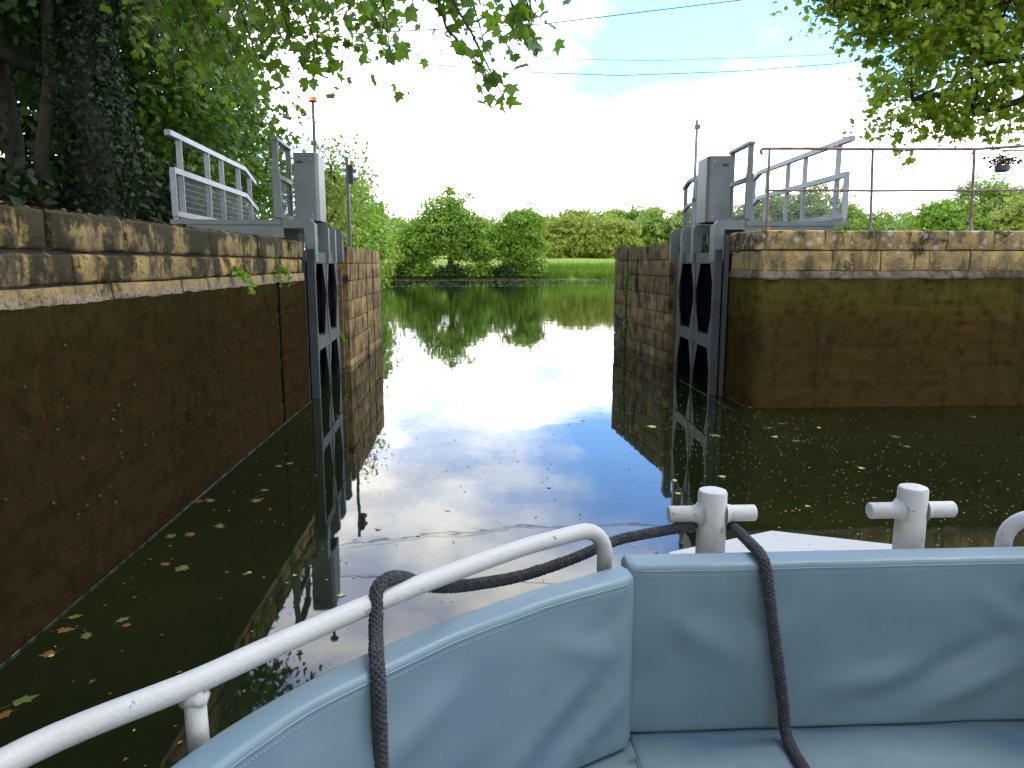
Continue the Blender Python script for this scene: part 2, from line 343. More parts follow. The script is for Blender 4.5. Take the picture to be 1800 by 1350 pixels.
# ---------------------------------------------------------------- lock walls
rs = random.Random(5)
def FR(p, q):       # wall frame: a metres along p->q, d metres towards the water side (left of p->q turned), z
    p = Vector((p[0], p[1], 0)); q = Vector((q[0], q[1], 0)); t = (q - p).normalized(); n = Vector((t.y, -t.x, 0))
    return lambda a, d, z: p + t * a + n * d + Vector((0, 0, z))
def stone(F, a0, a1, z0, z1, d, depth, mat, parent, flare=0, rough=.007, na=None, top_round=.012, ers=.012, jw=.007):
    j = jw; a0 += j; a1 -= j; z0 += j; z1 -= j
    na = na or max(5, min(7, int((a1 - a0) / .15) + 3)); nz = 4; vs = []
    sd_ = rs.random() * 90; tilt = rs.uniform(-.005, .005); lump = rs.uniform(.6, 1.5)
    for k in range(nz):
        for i in range(na):
            fa, fz = i / (na - 1), k / (nz - 1)
            # first and last interior rows hug the edges so that the arris is rounded
            e_ = min(.06, .02 / (a1 - a0)); pa = [0, e_] + [e_ + (1 - 2 * e_) * q / (na - 3) for q in range(1, na - 3)] + [1 - e_, 1] if na > 3 else [0, .5, 1]
            ez = min(.2, .016 / (z1 - z0)); pz = [0, ez, 1 - ez, 1]
            a = a0 + (a1 - a0) * pa[i]; z = z0 + (z1 - z0) * pz[k]
            edge = (i in (0, na - 1)) or (k in (0, nz - 1))
            nn = fbm(a * 3 + sd_, z * 4, sd_)
            dd = d + tilt + flare * (1 - pz[k]) + nn * rough * lump * (1.5 if not edge else .6) - (ers if edge else 0)
            if edge: a += nn * .010; z += fbm(a * 4, z * 3 + sd_, 7) * .010
            if k == nz - 1: dd -= top_round
            vs.append(F(a, dd, z))
    fs = [(k * na + i, k * na + i + 1, (k + 1) * na + i + 1, (k + 1) * na + i) for k in range(nz - 1) for i in range(na - 1)]
    ring = list(range(na)) + [k * na + na - 1 for k in range(1, nz)] + [(nz - 1) * na + i for i in range(na - 2, -1, -1)] + [k * na for k in range(nz - 2, 0, -1)]
    o = len(vs); corners = []
    back = [F(a0, d - depth, z0), F(a1, d - depth, z0), F(a1, d - depth, z1), F(a0, d - depth, z1)]
    vs += back
    c0, c1, c2, c3 = 0, na - 1, nz * na - 1, (nz - 1) * na
    fs.append(tuple(range(0, na)) + (o + 1, o)); fs.append(tuple((nz - 1) * na + i for i in range(na)) + (o + 2, o + 3))
    fs.append(tuple(k * na for k in range(nz)) + (o + 3, o)); fs.append(tuple(k * na + na - 1 for k in range(nz)) + (o + 2, o + 1))
    ob = MB().add(vs, fs).build('stone', mat, parent, smooth=True, autos=50)
    return ob
def course(F, a0, a1, z0, z1, lo, hi, d, depth, mat, parent, cuts=None, **k):
    a = a0; n = 0
    cuts = list(cuts or [])
    while a < a1 - .05:
        b = cuts.pop(0) if cuts else a + rs.uniform(lo, hi)
        if b > a1 - lo * .6: b = a1
        stone(F, a, b, z0, z1, d + rs.uniform(-.006, .006), depth, mat, parent, **k); a = b
def lower_face(F, a0, a1, z1, mat, parent, d=0.0, seams=True, da=.06, dz=.036, name='lower_face'):
    na = int((a1 - a0) / da) + 1; zz = np.linspace(-.5, z1, int((z1 + .5) / dz)); vs = []
    for k, z in enumerate(zz):
        for i in range(na):
            a = a0 + (a1 - a0) * i / (na - 1)
            q = F(a, 0, z)
            dd = .012 * fbm(q.x * 1.7, q.y * 1.7, z * 3.2, 4) + .008 * fbm(q.x * 7, q.y * 7, z * 9, 2)
            s = (z + .03 * fbm(a * .6, 3, round(z / .27))) / .27
            e = abs(s - round(s))
            if seams and e < .13: dd -= .012 * (1 - e / .13) * max(0, .5 + 1.6 * fbm(a * .7, round(s) * 3.1, 1))
            vs.append(F(a, d + dd, z + (.02 * fbm(a * 5, 1, 1) if k == len(zz) - 1 else 0)))
    fs = [(k * na + i, k * na + i + 1, (k + 1) * na + i + 1, (k + 1) * na + i) for k in range(len(zz) - 1) for i in range(na - 1)]
    return MB().add(vs, fs).build(name, mat, parent, smooth=True)
def nodules(F, a0, a1, z0, z1, n, mat, parent, d=.0):
    mb = MB()
    for _ in range(n):
        a = rs.uniform(a0, a1); z = z0 + (z1 - z0) * rs.random(); r = rs.uniform(.006, .015)
        c = F(a, d + .004, z); vs = []
        ax = F(1, 0, 0) - F(0, 0, 0); nn = F(0, 1, 0) - F(0, 0, 0)
        for k in range(6): vs.append(c + ax * (r * math.cos(k * 1.047)) + Vector((0, 0, r * .8 * math.sin(k * 1.047))))
        vs.append(c + nn * r + Vector((0, 0, -r * .4)))
        mb.add(vs, [(k, (k + 1) % 6, 6) for k in range(6)])
    return mb.build('snail_shell', mat, parent, smooth=True, kind='stuff')
def tide_line(F, a0, a1, parent, d):
    mb = MB(); n = int((a1 - a0) / .06); vs = []
    for i in range(n + 1):
        a = a0 + (a1 - a0) * i / n; w = .004 + .006 * max(0, fbm(a * 3, 5, 2))
        vs += [F(a, d + .03, .003), F(a, d + .034, .005 + w)]
    mb.add(vs, [(2 * i, 2 * i + 2, 2 * i + 3, 2 * i + 1) for i in range(n)])
    mb.build('tide_line', MAT['foam'], parent)

shell = plain('snail_shells', (.045, .033, .016), .8, 0, (.025, .02, .01), 40, spec=.2)
# --- left chamber wall
LW = thing('lock_wall', 'long lock wall of moss-streaked stone running past the dark ivy-clad trees', 'wall', (-2.5, 3, 0))
FL = FR((-2.3, -6), (-2.3, 10.35)); L = 16.35
MB().box(-2.86, -2.335, -6, 10.33, -.6, 2.165).build('mortar_core', MAT['mortar'], LW)
course(FL, 0, L, 1.965, 2.20, .45, 1.05, 0, .5, MAT['stone_left'], LW, cuts=[.9, 1.7, 2.7, 3.6, 4.5, 5.3, 6.2, 7.1, 7.9, 8.75, 9.35, 9.8, 10.24, 11.13, 11.61, 12.77, 13.5, 14.3, 14.9, 15.6], top_round=.012, rough=.012, jw=.010)
course(FL, 0, L, 1.775, 1.965, .35, .85, -.004, .4, MAT['stone_left'], LW, rough=.011, jw=.010)
course(FL, 0, L, 1.665, 1.775, .6, 1.3, .006, .4, MAT['stone_band'], LW, flare=.016, rough=.008, top_round=.0, ers=.006, jw=.003)
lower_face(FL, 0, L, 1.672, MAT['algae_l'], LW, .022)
nodules(FL, 6.5, L, .35, 1.45, 190, shell, LW, .03)
tide_line(FL, 3, L, LW, .01)
MB().box(-2.33, -2.268, 8.87, 8.93, -.5, 1.68).build('expansion_joint', MAT['gateskin'], LW)
# --- left gate recess back and sides
REC = FR((-2.95, 10.33), (-2.95, 13.8))
lower_face(REC, 0, 3.47, 2.13, MAT['recess'], LW, 0, name='recess_face')
# --- right chamber wall: short return, rounded corner, then square to the canal
RW = thing('lock_wall', 'lichen-spotted stone lock wall standing square to the canal under the rusty railing', 'wall', (6, 9.6, 0))
MB().prism([(3.74, 10.62, -.6), (3.74, 9.66, -.6), (3.77, 9.59, -.6), (3.84, 9.56, -.6), (14, 9.56, -.6), (14, 10.1, -.6), (4.36, 10.1, -.6), (4.36, 10.62, -.6)], (0, 0, 2.87)).build('mortar_core', MAT['mortar'], RW)
def PATH(pts):
    P = [Vector((x, y, 0)) for x, y in pts]; S_ = [0.0]
    for a, b in zip(P[:-1], P[1:]): S_.append(S_[-1] + (b - a).length)
    T = [(P[min(i + 1, len(P) - 1)] - P[max(i - 1, 0)]).normalized() for i in range(len(P))]
    def F(a, d, z):
        i = 0
        while i < len(P) - 2 and a > S_[i + 1]: i += 1
        f = (a - S_[i]) / (S_[i + 1] - S_[i]); t = T[i].lerp(T[i + 1], min(1, max(0, f))).normalized()
        return P[i].lerp(P[i + 1], f) + Vector((t.y, -t.x, 0)) * d + Vector((0, 0, z))
    return F, S_[-1]
F, l = PATH([(3.68, 10.64), (3.68, 10.2), (3.68, 9.64)] + [(3.79 - .11 * math.cos(R(a)), 9.61 - .11 * math.sin(R(a))) for a in range(0, 91, 15)] + [(4.1, 9.5), (5, 9.5), (14, 9.5)])
course(F, 0, l, 2.07, 2.33, .5, 1.1, 0, .3, MAT['stone_right'], RW, cuts=[.45, 1.05, 1.98, 3.1, 3.3, 3.62, 4.25, 5.0, 5.6], rough=.012, top_round=.02)
course(F, 0, l, 1.80, 2.07, .4, .9, -.006, .3, MAT['stone_right'], RW, cuts=[.3, .85, 2.1, 2.4, 2.75, 3.2, 3.4, 3.95, 4.2, 4.8, 5.6], rough=.008)
n = int(l / .05); vs = []
for i in range(n + 1):
    a = l * i / n; w = .014 * fbm(a * 6, l, 1); w2 = .012 * fbm(a * 11, l, 8)
    vs += [F(a, -.01, 1.805), F(a, .012 + w * .4, 1.775 + w * .3), F(a, .030 + w2, 1.725 + w * .4), F(a, .026 + w2, 1.70 + w), F(a, -.02, 1.695 + w)]
MB().add(vs, [(5 * i + k, 5 * i + 5 + k, 5 * i + 6 + k, 5 * i + 1 + k) for i in range(n) for k in range(4)]).build('ledge', MAT['bleached'], RW, smooth=True)
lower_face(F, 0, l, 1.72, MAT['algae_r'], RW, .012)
nodules(F, 0, l, .25, 1.55, 150, shell, RW, .02)
tide_line(F, 0, 1.15, RW, .0)
RECR = FR((4.36, 14.2), (4.36, 10.6))
lower_face(RECR, 0, 3.6, 2.2, MAT['recess'], RW, 0, name='recess_face')
# --- piers beyond the gates
def pier(label, p, q, top, sgn, inner, grooves, loc, seed):
    global rs; rs = random.Random(seed)
    T = thing('lock_pier', label, 'wall', loc)
    (px, py), (qx, qy) = p, q
    F0 = FR(p, q) if sgn > 0 else FR(q, p); Ln = math.hypot(qx - px, qy - py)
    F = F0 if sgn > 0 else (lambda a, d, z: F0(Ln - a, d, z))
    c = MB().prism([F(0.02, -.05, -.6), F(Ln - .02, -.05, -.6), F(Ln - .02, -.75, -.6), F(.02, -.75, -.6)], (0, 0, top + .57)); c.build('mortar_core', MAT['mortar'], T)
    segs = []; a = 0
    for g in grooves: segs.append((a, g)); a = g + .15
    segs.append((a, Ln))
    zs = [top, top - .30, top - .62, top - .98, top - 1.33, top - 1.70, top - 2.08, top - 2.5]
    for ci in range(7):
        for si, (s0, s1) in enumerate(segs):
            if si == 0: course(F, s0, s1, zs[ci + 1], zs[ci], .35, .8, 0, .35, MAT['stone_pier'], T, cuts=[s0 + (.32 if ci % 2 else .5)], rough=.006, ers=.005, top_round=0)
            else: course(F, s0, s1, zs[ci + 1], zs[ci], s1 - s0, s1 - s0 + .01, rs.uniform(-.005, .005), .35, MAT['stone_pier'], T, rough=.006, ers=.005, top_round=0)
    # the end that faces the gate recess
    E0 = F(0, 0, 0); E1 = F(0, -.75, 0)
    FE = FR((E1.x, E1.y), (E0.x, E0.y)) if sgn > 0 else FR((E0.x, E0.y), (E1.x, E1.y))
    for ci in range(7): course(FE, 0.02 if sgn > 0 else .36, .39 if sgn > 0 else .75, zs[ci + 1], zs[ci], .37, .38, 0, .04, MAT['stone_pier'], T, rough=.004, ers=.004, top_round=0)
    # far end
    G0 = F(Ln, 0, 0); G1 = F(Ln, -.75, 0)
    FG = FR((G0.x, G0.y), (G1.x, G1.y)) if sgn > 0 else FR((G1.x, G1.y), (G0.x, G0.y))
    for ci in range(7): course(FG, .36 if sgn > 0 else .02, .73 if sgn > 0 else .39, zs[ci + 1], zs[ci], .37, .38, 0, .04, MAT['stone_pier'], T, rough=.004, ers=.004, top_round=0)
    tide_line(F, 0, Ln, T, .01) if sgn > 0 else tide_line(F, 0, Ln, T, .01)
    # timber sealing strip with bolts in the recess corner
    st = MB().prism([F(-.12, -.10, -.4), F(-.02, -.10, -.4), F(-.02, -.22, -.4), F(-.12, -.22, -.4)], (0, 0, 2.2)); s_ = st.build('sealing_timber', MAT['timber'], T)
    for z in (1.55, 1.28, .6): 
        b = MB(); b.tube([F(-.11, -.16, z), F(-.15, -.16, z)], .022, 8); b.build('bolt', MAT['grey_light'], s_)
    return T, F, Ln
PL, FPL, lL = pier('grooved stone pier carrying the post with the black signal head', (-2.26, 13.8), (-2.26, 18.65), 2.2, 1, 0, [2.3, 3.35], (-2.5, 16, 0), 11)
PR, FPR, lR = pier('grooved stone pier with ivy trailing down its slot, opposite the signal post', (3.80, 14.2), (3.53, 18.35), 2.27, -1, 0, [2.1, 2.95], (3.9, 16, 0), 12)
rs = random.Random(77)

# ---------------------------------------------------------------- lock gates
def gate(label, origin, far, m, beacon):
    o = Vector((origin[0], origin[1], 0)); t = Vector((far[0] - origin[0], far[1] - origin[1], 0)).normalized()
    n = Vector((t.y, -t.x, 0)) * m           # towards the land
    F = lambda u, v, z: o + t * u + n * v + Vector((0, 0, z))
    G = thing('lock_gate', label, 'lock gate', tuple(o + n * .3))
    P = lambda name, mat, parts, par=G, bevel=0: _gp(name, mat, parts, par, F, bevel)
    # leaf
    P('skin_plate', MAT['gateskin'], [(.075, 2.95, .150, .165, -.5, 1.98)])
    P('heel_post', MAT['leafgate'], [(0, .07, .02, .13, -.5, 2.1)])
    P('heel_plate', MAT['gateskin'], [(.01, .05, .132, .298, -.5, 2.05)])
    P('hinge_pipe', MAT['leafgate'], [(-.06, -.005, .15, .21, -.5, 2.3)])
    P('mitre_post', MAT['leafgate'], [(2.42, 2.50, .05, .09, -.5, 2.0)])
    P('middle_rib', MAT['leafgate'], [(1.19, 1.25, .04, .07, -.5, 2.0)])
    P('cross_beam', MAT['leafgate'], [(.07, 1.19, .035, .148, .66, .83), (1.25, 2.42, .035, .148, .66, .83)])
    P('top_beam', MAT['leafgate'], [(.07, 1.19, .035, .148, 1.90, 2.06), (1.25, 2.42, .035, .148, 1.90, 2.06)])
    for (u, s) in ((.07, 1), (1.19, -1), (1.25, 1), (2.42, -1)):           # tapering gussets
        for (zc, zs_) in ((.83, 1), (.66, -1), (1.90, -1)):
            mb = MB(); hgt = .56 if zc != 1.90 else .5
            mb.prism([(u, .05, zc), (u + s * .27, .05, zc), (u, .05, zc + zs_ * hgt)], (0, .012, 0), F); mb.build('gusset', MAT['leafgate'], G)
    # brackets: inverted L frames that carry the walkway over the land
    for i, (u, th_) in enumerate(((.0, .10), (1.25, .012), (2.0, .012), (2.9, .012))):
        w = .145; mb = MB()
        mb.prism([(u, .0, 1.93), (u, 0, 2.44), (u, .05, 2.50), (u, .43, 2.50), (u, .43, 2.375), (u, w, 2.375), (u, w, 1.93)], (th_, 0, 0), F)
        b = mb.build('bracket', MAT['grey'], G)
        f = MB(); f.box(u + th_ + .002, u + th_ + .13, .0, .010, 1.93, 2.44, F); f.box(u + th_ + .002, u + th_ + .13, .055, .43, 2.488, 2.498, F)
        f.build('flange', MAT['grey'], b)
        for z in (1.965, 2.015):
            q = MB(); q.tube([F(u + th_ + .05, -.001, z), F(u + th_ + .05, -.014, z)], .011, 8); q.build('bolt', MAT['grey_light'], b)
        arm = MB(); arm.box(u + .01, u + .09, .431, 1.7, 2.25, 2.44, F); arm.build('arm', MAT['grey'], b)
    P('fascia', MAT['grey'], [(2.97, 3.02, -.01, .12, 2.30, 2.43)])
    # walkway
    dk = P('walkway_deck', MAT['grey_light'], [(.02, 4.65, .44, 1.90, 2.452, 2.485)])
    P('edge_angle', MAT['grey'], [(-.01, .018, .44, 1.90, 2.425, 2.487)], dk)
    def bend(u): return 0 if u < 3.85 else -(u - 3.85) * .24
    def rail(par, name, mat, us, v0, v1, z0, z1):
        mb = MB()
        for ua, ub in zip(us[:-1], us[1:]):
            c = [(ua, v, z + bend(ua)) for v in (v0, v1) for z in (z0, z1)] + [(ub, v, z + bend(ub)) for v in (v0, v1) for z in (z0, z1)]
            mb.add([F(*p) for p in c], [(0, 1, 3, 2), (4, 6, 7, 5), (0, 4, 5, 1), (2, 3, 7, 6), (0, 2, 6, 4), (1, 5, 7, 3)])
        return mb.build(name, mat, par)
    def mesh_panel(par, u0, u1, v, z0, z1):
        mb = MB(); u = u0
        while u < u1:
            mb.box(u, u + .004, v, v + .004, z0, z1 + bend(u), F); u += .042
        for k in range(1, 6):
            z = z0 + (z1 - z0) * k / 6; mb.box(u0, u1, v - .005, v - .0005, z - .003, z + .003, F)
        return mb.build('wire_mesh', MAT['grey'], par, recalc=False, kind='stuff')
    # long outer railing over the land
    ra = MB(); ra.box(.10, .16, 1.84, 1.89, 2.485, 2.53, F); ra = ra.build('outer_railing', MAT['grey_light'], G)
    rail(ra, 'top_rail', MAT['grey_light'], (-.02, 3.85, 4.62), 1.81, 1.89, 3.575, 3.645)
    rail(ra, 'middle_rail', MAT['grey_light'], (.06, 3.85, 4.70), 1.815, 1.885, 3.10, 3.175)
    rail(ra, 'bottom_rail', MAT['grey_light'], (.06, 4.70), 1.815, 1.885, 2.53, 2.60) if False else P('bottom_rail', MAT['grey_light'], [(.06, 4.70, 1.815, 1.885, 2.53, 2.60)], ra)
    P('end_plate', MAT['grey_light'], [(.06, .085, 1.812, 1.888, 2.602, 3.098)], ra)
    for u in (.38, 1.62, 2.38, 3.42, 4.2):
        P('post', MAT['grey_light'], [(u, u + .024, 1.812, 1.888, 2.488, 2.528), (u, u + .024, 1.812, 1.888, 2.602, 3.098 + bend(u)), (u, u + .024, 1.812, 1.888, 3.177 + bend(u + .02), 3.573 + bend(u))], ra)
    mesh_panel(ra, .10, 4.66, 1.85, 2.60, 3.10)
    # short inner railing before the box, and its continuation behind the box
    rb = MB(); rb.box(.20, .26, .49, .54, 2.486, 2.53, F); rb = rb.build('inner_railing', MAT['grey'], G)
    P('post', MAT['grey'], [(.18, .21, .48, .56, 2.488, 3.56)], rb)
    P('post', MAT['grey'], [(1.08, 1.11, .48, .56, 2.488, 3.56)], rb)
    P('top_rail', MAT['grey'], [(.15, 1.15, .47, .57, 3.562, 3.60)], rb)
    P('end_plate', MAT['grey'], [(.12, .178, .46, .56, 2.53, 3.16)], rb)
    P('middle_rail', MAT['grey'], [(.212, 1.078, .48, .55, 3.06, 3.12)], rb)
    P('bottom_rail', MAT['grey'], [(.212, 1.078, .48, .55, 2.53, 2.59)], rb)
    mesh_panel(rb, .22, 1.08, .515, 2.59, 3.06)
    rc = MB(); rc.box(2.0, 2.06, .49, .54, 2.486, 2.53, F); rc = rc.build('far_railing', MAT['grey'], G)
    rail(rc, 'top_rail', MAT['grey'], (1.7, 3.3, 3.85, 4.3), .47, .56, 3.42, 3.475)
    rail(rc, 'middle_rail', MAT['grey'], (1.7, 3.3, 3.85, 4.35), .48, .55, 2.98, 3.03)
    P('bottom_rail', MAT['grey'], [(1.7, 4.35, .48, .55, 2.53, 2.58)], rc)
    for u in (1.75, 2.55, 3.4, 4.15):
        P('post', MAT['grey'], [(u, u + .03, .478, .552, 2.488, 3.418 + bend(u + .03))], rc)
    mesh_panel(rc, 1.8, 4.3, .515, 2.58, 2.98)
    # drive box
    bx = MB(); bx.prism([(.50, .04, 2.505), (.50, .34, 2.505), (1.12, .34, 2.505), (1.12, .0, 2.505), (.56, .0, 2.505)], (0, 0, .945), F)
    bx = bx.build('drive_box', MAT['grey'], G, bevel=.006)
    s = MB(); s.box(.497, .4995, .21, .30, 3.30, 3.335, F); s.build('slot', MAT['dark'], bx)
    for v, z in ((.095, 3.37), (.095, 2.58)):
        s = MB(); s.tube([F(.499, v, z), F(.490, v, z)], .013, 10); s.build('screw', MAT['grey_light'], bx)
    s = MB(); s.box(.52, 1.1, .06, .32, 2.499, 2.504, F); s.build('foot', MAT['leafgate'], bx)
    # pole beside the box
    u, v, zt = (1.32, .16, 4.30) if beacon else (1.45, .04, 4.12)
    pl = MB(); pl.tube([F(u, v, 2.30), F(u, v, 3.3), F(u, v, zt)], [.026, .026, .022], 10)
    pl = pl.build('pole', MAT['grey_light'] if not beacon else MAT['grey'], G, smooth=True, autos=40)
    for z in ((2.95, 3.7) if beacon else (2.9, 4.02)):
        c = MB(); c.box(u - .035, u + .035, v - .035, v + .05, z - .03, z + .03, F); c.build('clamp', MAT['grey'], pl)
    if beacon:
        c = F(u, v, zt); b = MB(); b.lathe([(.066, 0), (.070, .010), (.06, .014)], c, 14); b = b.build('beacon', MAT['grey'], pl, smooth=True, autos=40)
        d = MB(); d.lathe([(.056, .014), (.060, .04), (.052, .070), (.02, .080)], c, 14); d = d.build('lens', MAT['red'], b, smooth=True, autos=50)
    return G
def _gp(name, mat, parts, par, F, bevel=0):
    mb = MB()
    for p in parts: mb.box(*p, F=F)
    return mb.build(name, mat, par)
gate('open grey steel lock gate whose slim pole carries the red beacon', (-2.15, 10.5), (-2.27, 13.3), -1, True)
gate('open grey steel lock gate with a bare pole, next to the rusty railing', (3.43, 10.5), (3.59, 13.3), 1, False)

# ---------------------------------------------------------------- railing, signal post, lamp post with basket, cables
RR = thing('rusty_railing', 'rusty iron pipe railing along the top of the lichen-spotted wall', 'railing', (6, 9.75, 2.33))
ys = 9.78
for x in (3.905, 5.31, 6.69, 8.1, 9.5):
    lean = -.055 if x > 4 else -.03
    mb = MB(); mb.tube([(x, ys, 2.25), (x + lean * .5, ys, 2.83), (x + lean, ys, 3.375)], [.022, .019, .017] if x > 6 else [.02, .018, .017], 8)
    p = mb.build('post', MAT['rust'], RR, smooth=True, autos=50)
    mb = MB(); mb.lathe([(.034, 0), (.034, .04), (.024, .055)], (x, ys, 2.318), 10); mb.build('foot', MAT['rust'], p, smooth=True, autos=50)
tr = [(3.80 + .035 * math.cos(a) - .0, ys, 3.335 + .035 * math.sin(a)) for a in [R(d) for d in range(250, 89, -20)]]
tr += [(3.84, ys, 3.372), (4.5, ys, 3.378), (5.25, ys, 3.377), (6.0, ys, 3.382), (6.63, ys, 3.388), (7.3, ys, 3.43), (8.05, ys, 3.47), (9.5, ys, 3.50)]
mb = MB(); mb.tube(tr, .020, 8); mb.build('top_rail', MAT['rust'], RR, smooth=True, autos=60)
mb = MB(); mb.tube([(3.85, ys - .01, 2.845), (4.6, ys - .01, 2.848), (5.28, ys - .01, 2.845), (6.0, ys - .01, 2.853), (6.66, ys - .01, 2.855), (8.05, ys - .01, 2.88), (9.5, ys - .01, 2.9)], .015, 8)
mb.build('middle_rail', MAT['rust'], RR, smooth=True, autos=60)

SP = thing('signal_post', 'slim grey square post with a black signal head, on the stone pier', 'signal', (-2.500, 15.6, 2.19))
MB().box(-2.525, -2.465, 15.57, 15.63, 2.19, 4.02).build('post', MAT['grey'], SP)
mb = MB(); mb.prism([(-2.460, 15.52, 3.50), (-2.380, 15.52, 3.50), (-2.365, 15.52, 3.60), (-2.380, 15.52, 3.68), (-2.365, 15.52, 3.76), (-2.380, 15.52, 3.85), (-2.460, 15.52, 3.86)], (0, .18, 0))
h = mb.build('signal_head', MAT['dark'], SP)
for z in (3.60, 3.76):
    mb = MB(); mb.tube([(-2.385, 15.70, z), (-2.385, 15.78, z)], .04, 10); mb.build('hood', MAT['dark'], h)

LP = thing('lamp_post', 'tall grey lamp post with a side arm, half hidden in the overhanging tree', 'lamp post', (10.6, 13, 2.2))
mb = MB(); mb.tube([(10.6, 13, 2.2), (10.6, 13, 5.9), (10.55, 13, 6.2), (10.35, 13, 6.36), (9.9, 13, 6.33), (9.42, 13, 6.24)], [.06, .05, .045, .04, .035, .03], 10); mb.build('pole', MAT['grey_light'], LP, smooth=True)
mb = MB(); mb.box(9.33, 9.62, 12.93, 13.07, 6.16, 6.235); mb.build('lamp_head', MAT['white'], LP, bevel=.01)
mb = MB(); mb.box(9.32, 10.57, 12.985, 13.015, 3.84, 3.87); mb.build('arm', MAT['grey'], LP)
mb = MB(); mb.box(9.44, 9.60, 12.9, 12.94, 5.78, 5.9); mb.box(9.6, 10.57, 12.98, 13.01, 5.82, 5.85); mb.build('sign_plate', MAT['white'], LP)

FBK = thing('flower_basket', 'hanging basket of pink flowers in a grey pot under the lamp post arm', 'flower basket', (9.36, 13, 3.50))
mb = MB(); mb.lathe([(.07, 0), (.115, .03), (.13, .11), (.12, .11), (.06, .08)], (9.36, 13, 3.49), 16); mb.build('pot', MAT['pot'], FBK, smooth=True, autos=40)
mb = MB()
for a in (0, 2.1, 4.2): mb.tube([(9.36 + .12 * math.cos(a), 13 + .12 * math.sin(a), 3.6), (9.36, 13, 3.85)], .003, 4)
mb.build('hanger', MAT['wire'], FBK)

for i, (pts, lab) in enumerate((
    ([(-30, 25, 9.6), (-18, 25, 8.95), (-7.9, 25, 8.80), (-3.3, 25, 9.07), (2.4, 25, 9.43), (8.7, 25, 10.25), (18, 25, 11.9), (30, 25, 14.5)], 'thin overhead cable that climbs steeply above the hanging leaves'),
    ([(-30, 30, 13.8), (-16, 30, 11.3), (-9.1, 30, 10.18), (-4.4, 30, 9.6), (1.6, 30, 9.19), (5.8, 30, 9.1), (10.5, 30, 9.32), (14.4, 30, 9.65), (24, 30, 11.2), (40, 30, 14.5)], 'lower of the two sagging overhead cables crossing between the trees'),
    ([(-30, 34, 14.5), (-12, 34, 12.2), (-4, 34, 11.2), (2.6, 34, 10.72), (8.1, 34, 10.7), (15.5, 34, 11.03), (26, 34, 12.3), (42, 34, 15.5)], 'upper, fainter of the two sagging overhead cables crossing between the trees'))):
    mb = MB(); mb.tube(pts, .016 if i < 2 else .013, 5); o = mb.build('overhead_cable', MAT['wire'], smooth=True); tag(o, lab, 'cable', 'overhead cables')

# ---------------------------------------------------------------- leaves and trees
def leafshape(kind):
    if kind == 'diamond':
        v = np.array([(0, 0, 0), (.32, .45, .10), (0, 1, -.05), (-.32, .45, .10)]); t = np.array([(0, 1, 2), (0, 2, 3)])
    elif kind == 'tuft':     # three crossing blades for far crowns
        v = np.array([(0, 0, 0), (.34, .4, .1), (.05, 1, -.1), (-.3, .5, .1), (.1, .1, .1), (.7, .5, .3), (.5, -.2, .2), (-.1, .1, .1), (-.7, .4, .2), (-.45, -.2, .3)])
        t = np.array([(0, 1, 2), (0, 2, 3), (4, 5, 6), (7, 8, 9)])
    else:                    # plane-tree leaf: five pointed lobes
        p = [(0, -.02), (.20, .08), (.50, .12), (.34, .32), (.56, .62), (.26, .60), (.0, 1.0), (-.26, .60), (-.56, .62), (-.34, .32), (-.50, .12), (-.22, .10)]
        v = np.array([(0, .36, 0)] + [(x, y, -.26 * abs(x) ** 1.3 - .30 * max(0, y - .4) ** 1.5 + .05 * math.sin(9 * x + 5 * y)) for x, y in p])
        t = np.array([(0, i + 1, (i + 1) % 12 + 1) for i in range(12)])
    v = v - np.array([0, .4, 0]); return v.astype(np.float32), t
def scatter_leaves(rng, C, size, kind, up=.55, out=None, droop=.3, jit=.42):
    v, t = leafshape(kind); n = len(C)
    N = rng.normal(0, .6, (n, 3)); N[:, 2] += up
    if out is not None: N += out * .5
    N /= np.linalg.norm(N, axis=1, keepdims=True)
    A = rng.normal(0, 1, (n, 3)); A[:, 2] -= droop * 2
    A -= N * np.sum(A * N, 1, keepdims=True); A /= np.linalg.norm(A, axis=1, keepdims=True) + 1e-6
    B = np.cross(A, N); sz = size * (1 + jit * rng.normal(0, 1, n).clip(-1.6, 1.8))
    V = C[:, None, :] + sz[:, None, None] * (v[None, :, 0, None] * B[:, None, :] + v[None, :, 1, None] * A[:, None, :] + v[None, :, 2, None] * N[:, None, :])
    T = t[None] + (np.arange(n) * len(v))[:, None, None]
    return V.reshape(-1, 3), T.reshape(-1, 3)
def crown_points(rng, lobes, clumps, per, spread, inner=.45):
    lobes = np.array(lobes, float); vol = np.prod(lobes[:, 3:], axis=1) ** .75; k = rng.choice(len(lobes), clumps, p=vol / vol.sum())
    d = rng.normal(0, 1, (clumps, 3)); d /= np.linalg.norm(d, axis=1, keepdims=True)
    r = inner + (1.08 - inner) * rng.random(clumps) ** .6
    wob = 1 + .16 * np.sin(d[:, 0] * 5 + k) * np.cos(d[:, 2] * 6 + d[:, 1] * 4 + k * 2)
    cc = lobes[k, :3] + d * (r * wob)[:, None] * lobes[k, 3:]
    cnt = rng.poisson(per, clumps); idx = np.repeat(np.arange(clumps), cnt)
    s = spread * (.6 + .8 * rng.random(clumps))
    P = cc[idx] + rng.normal(0, 1, (len(idx), 3)) * (s[idx, None] * np.array([1, 1, .55]))
    return P, d[idx], cc
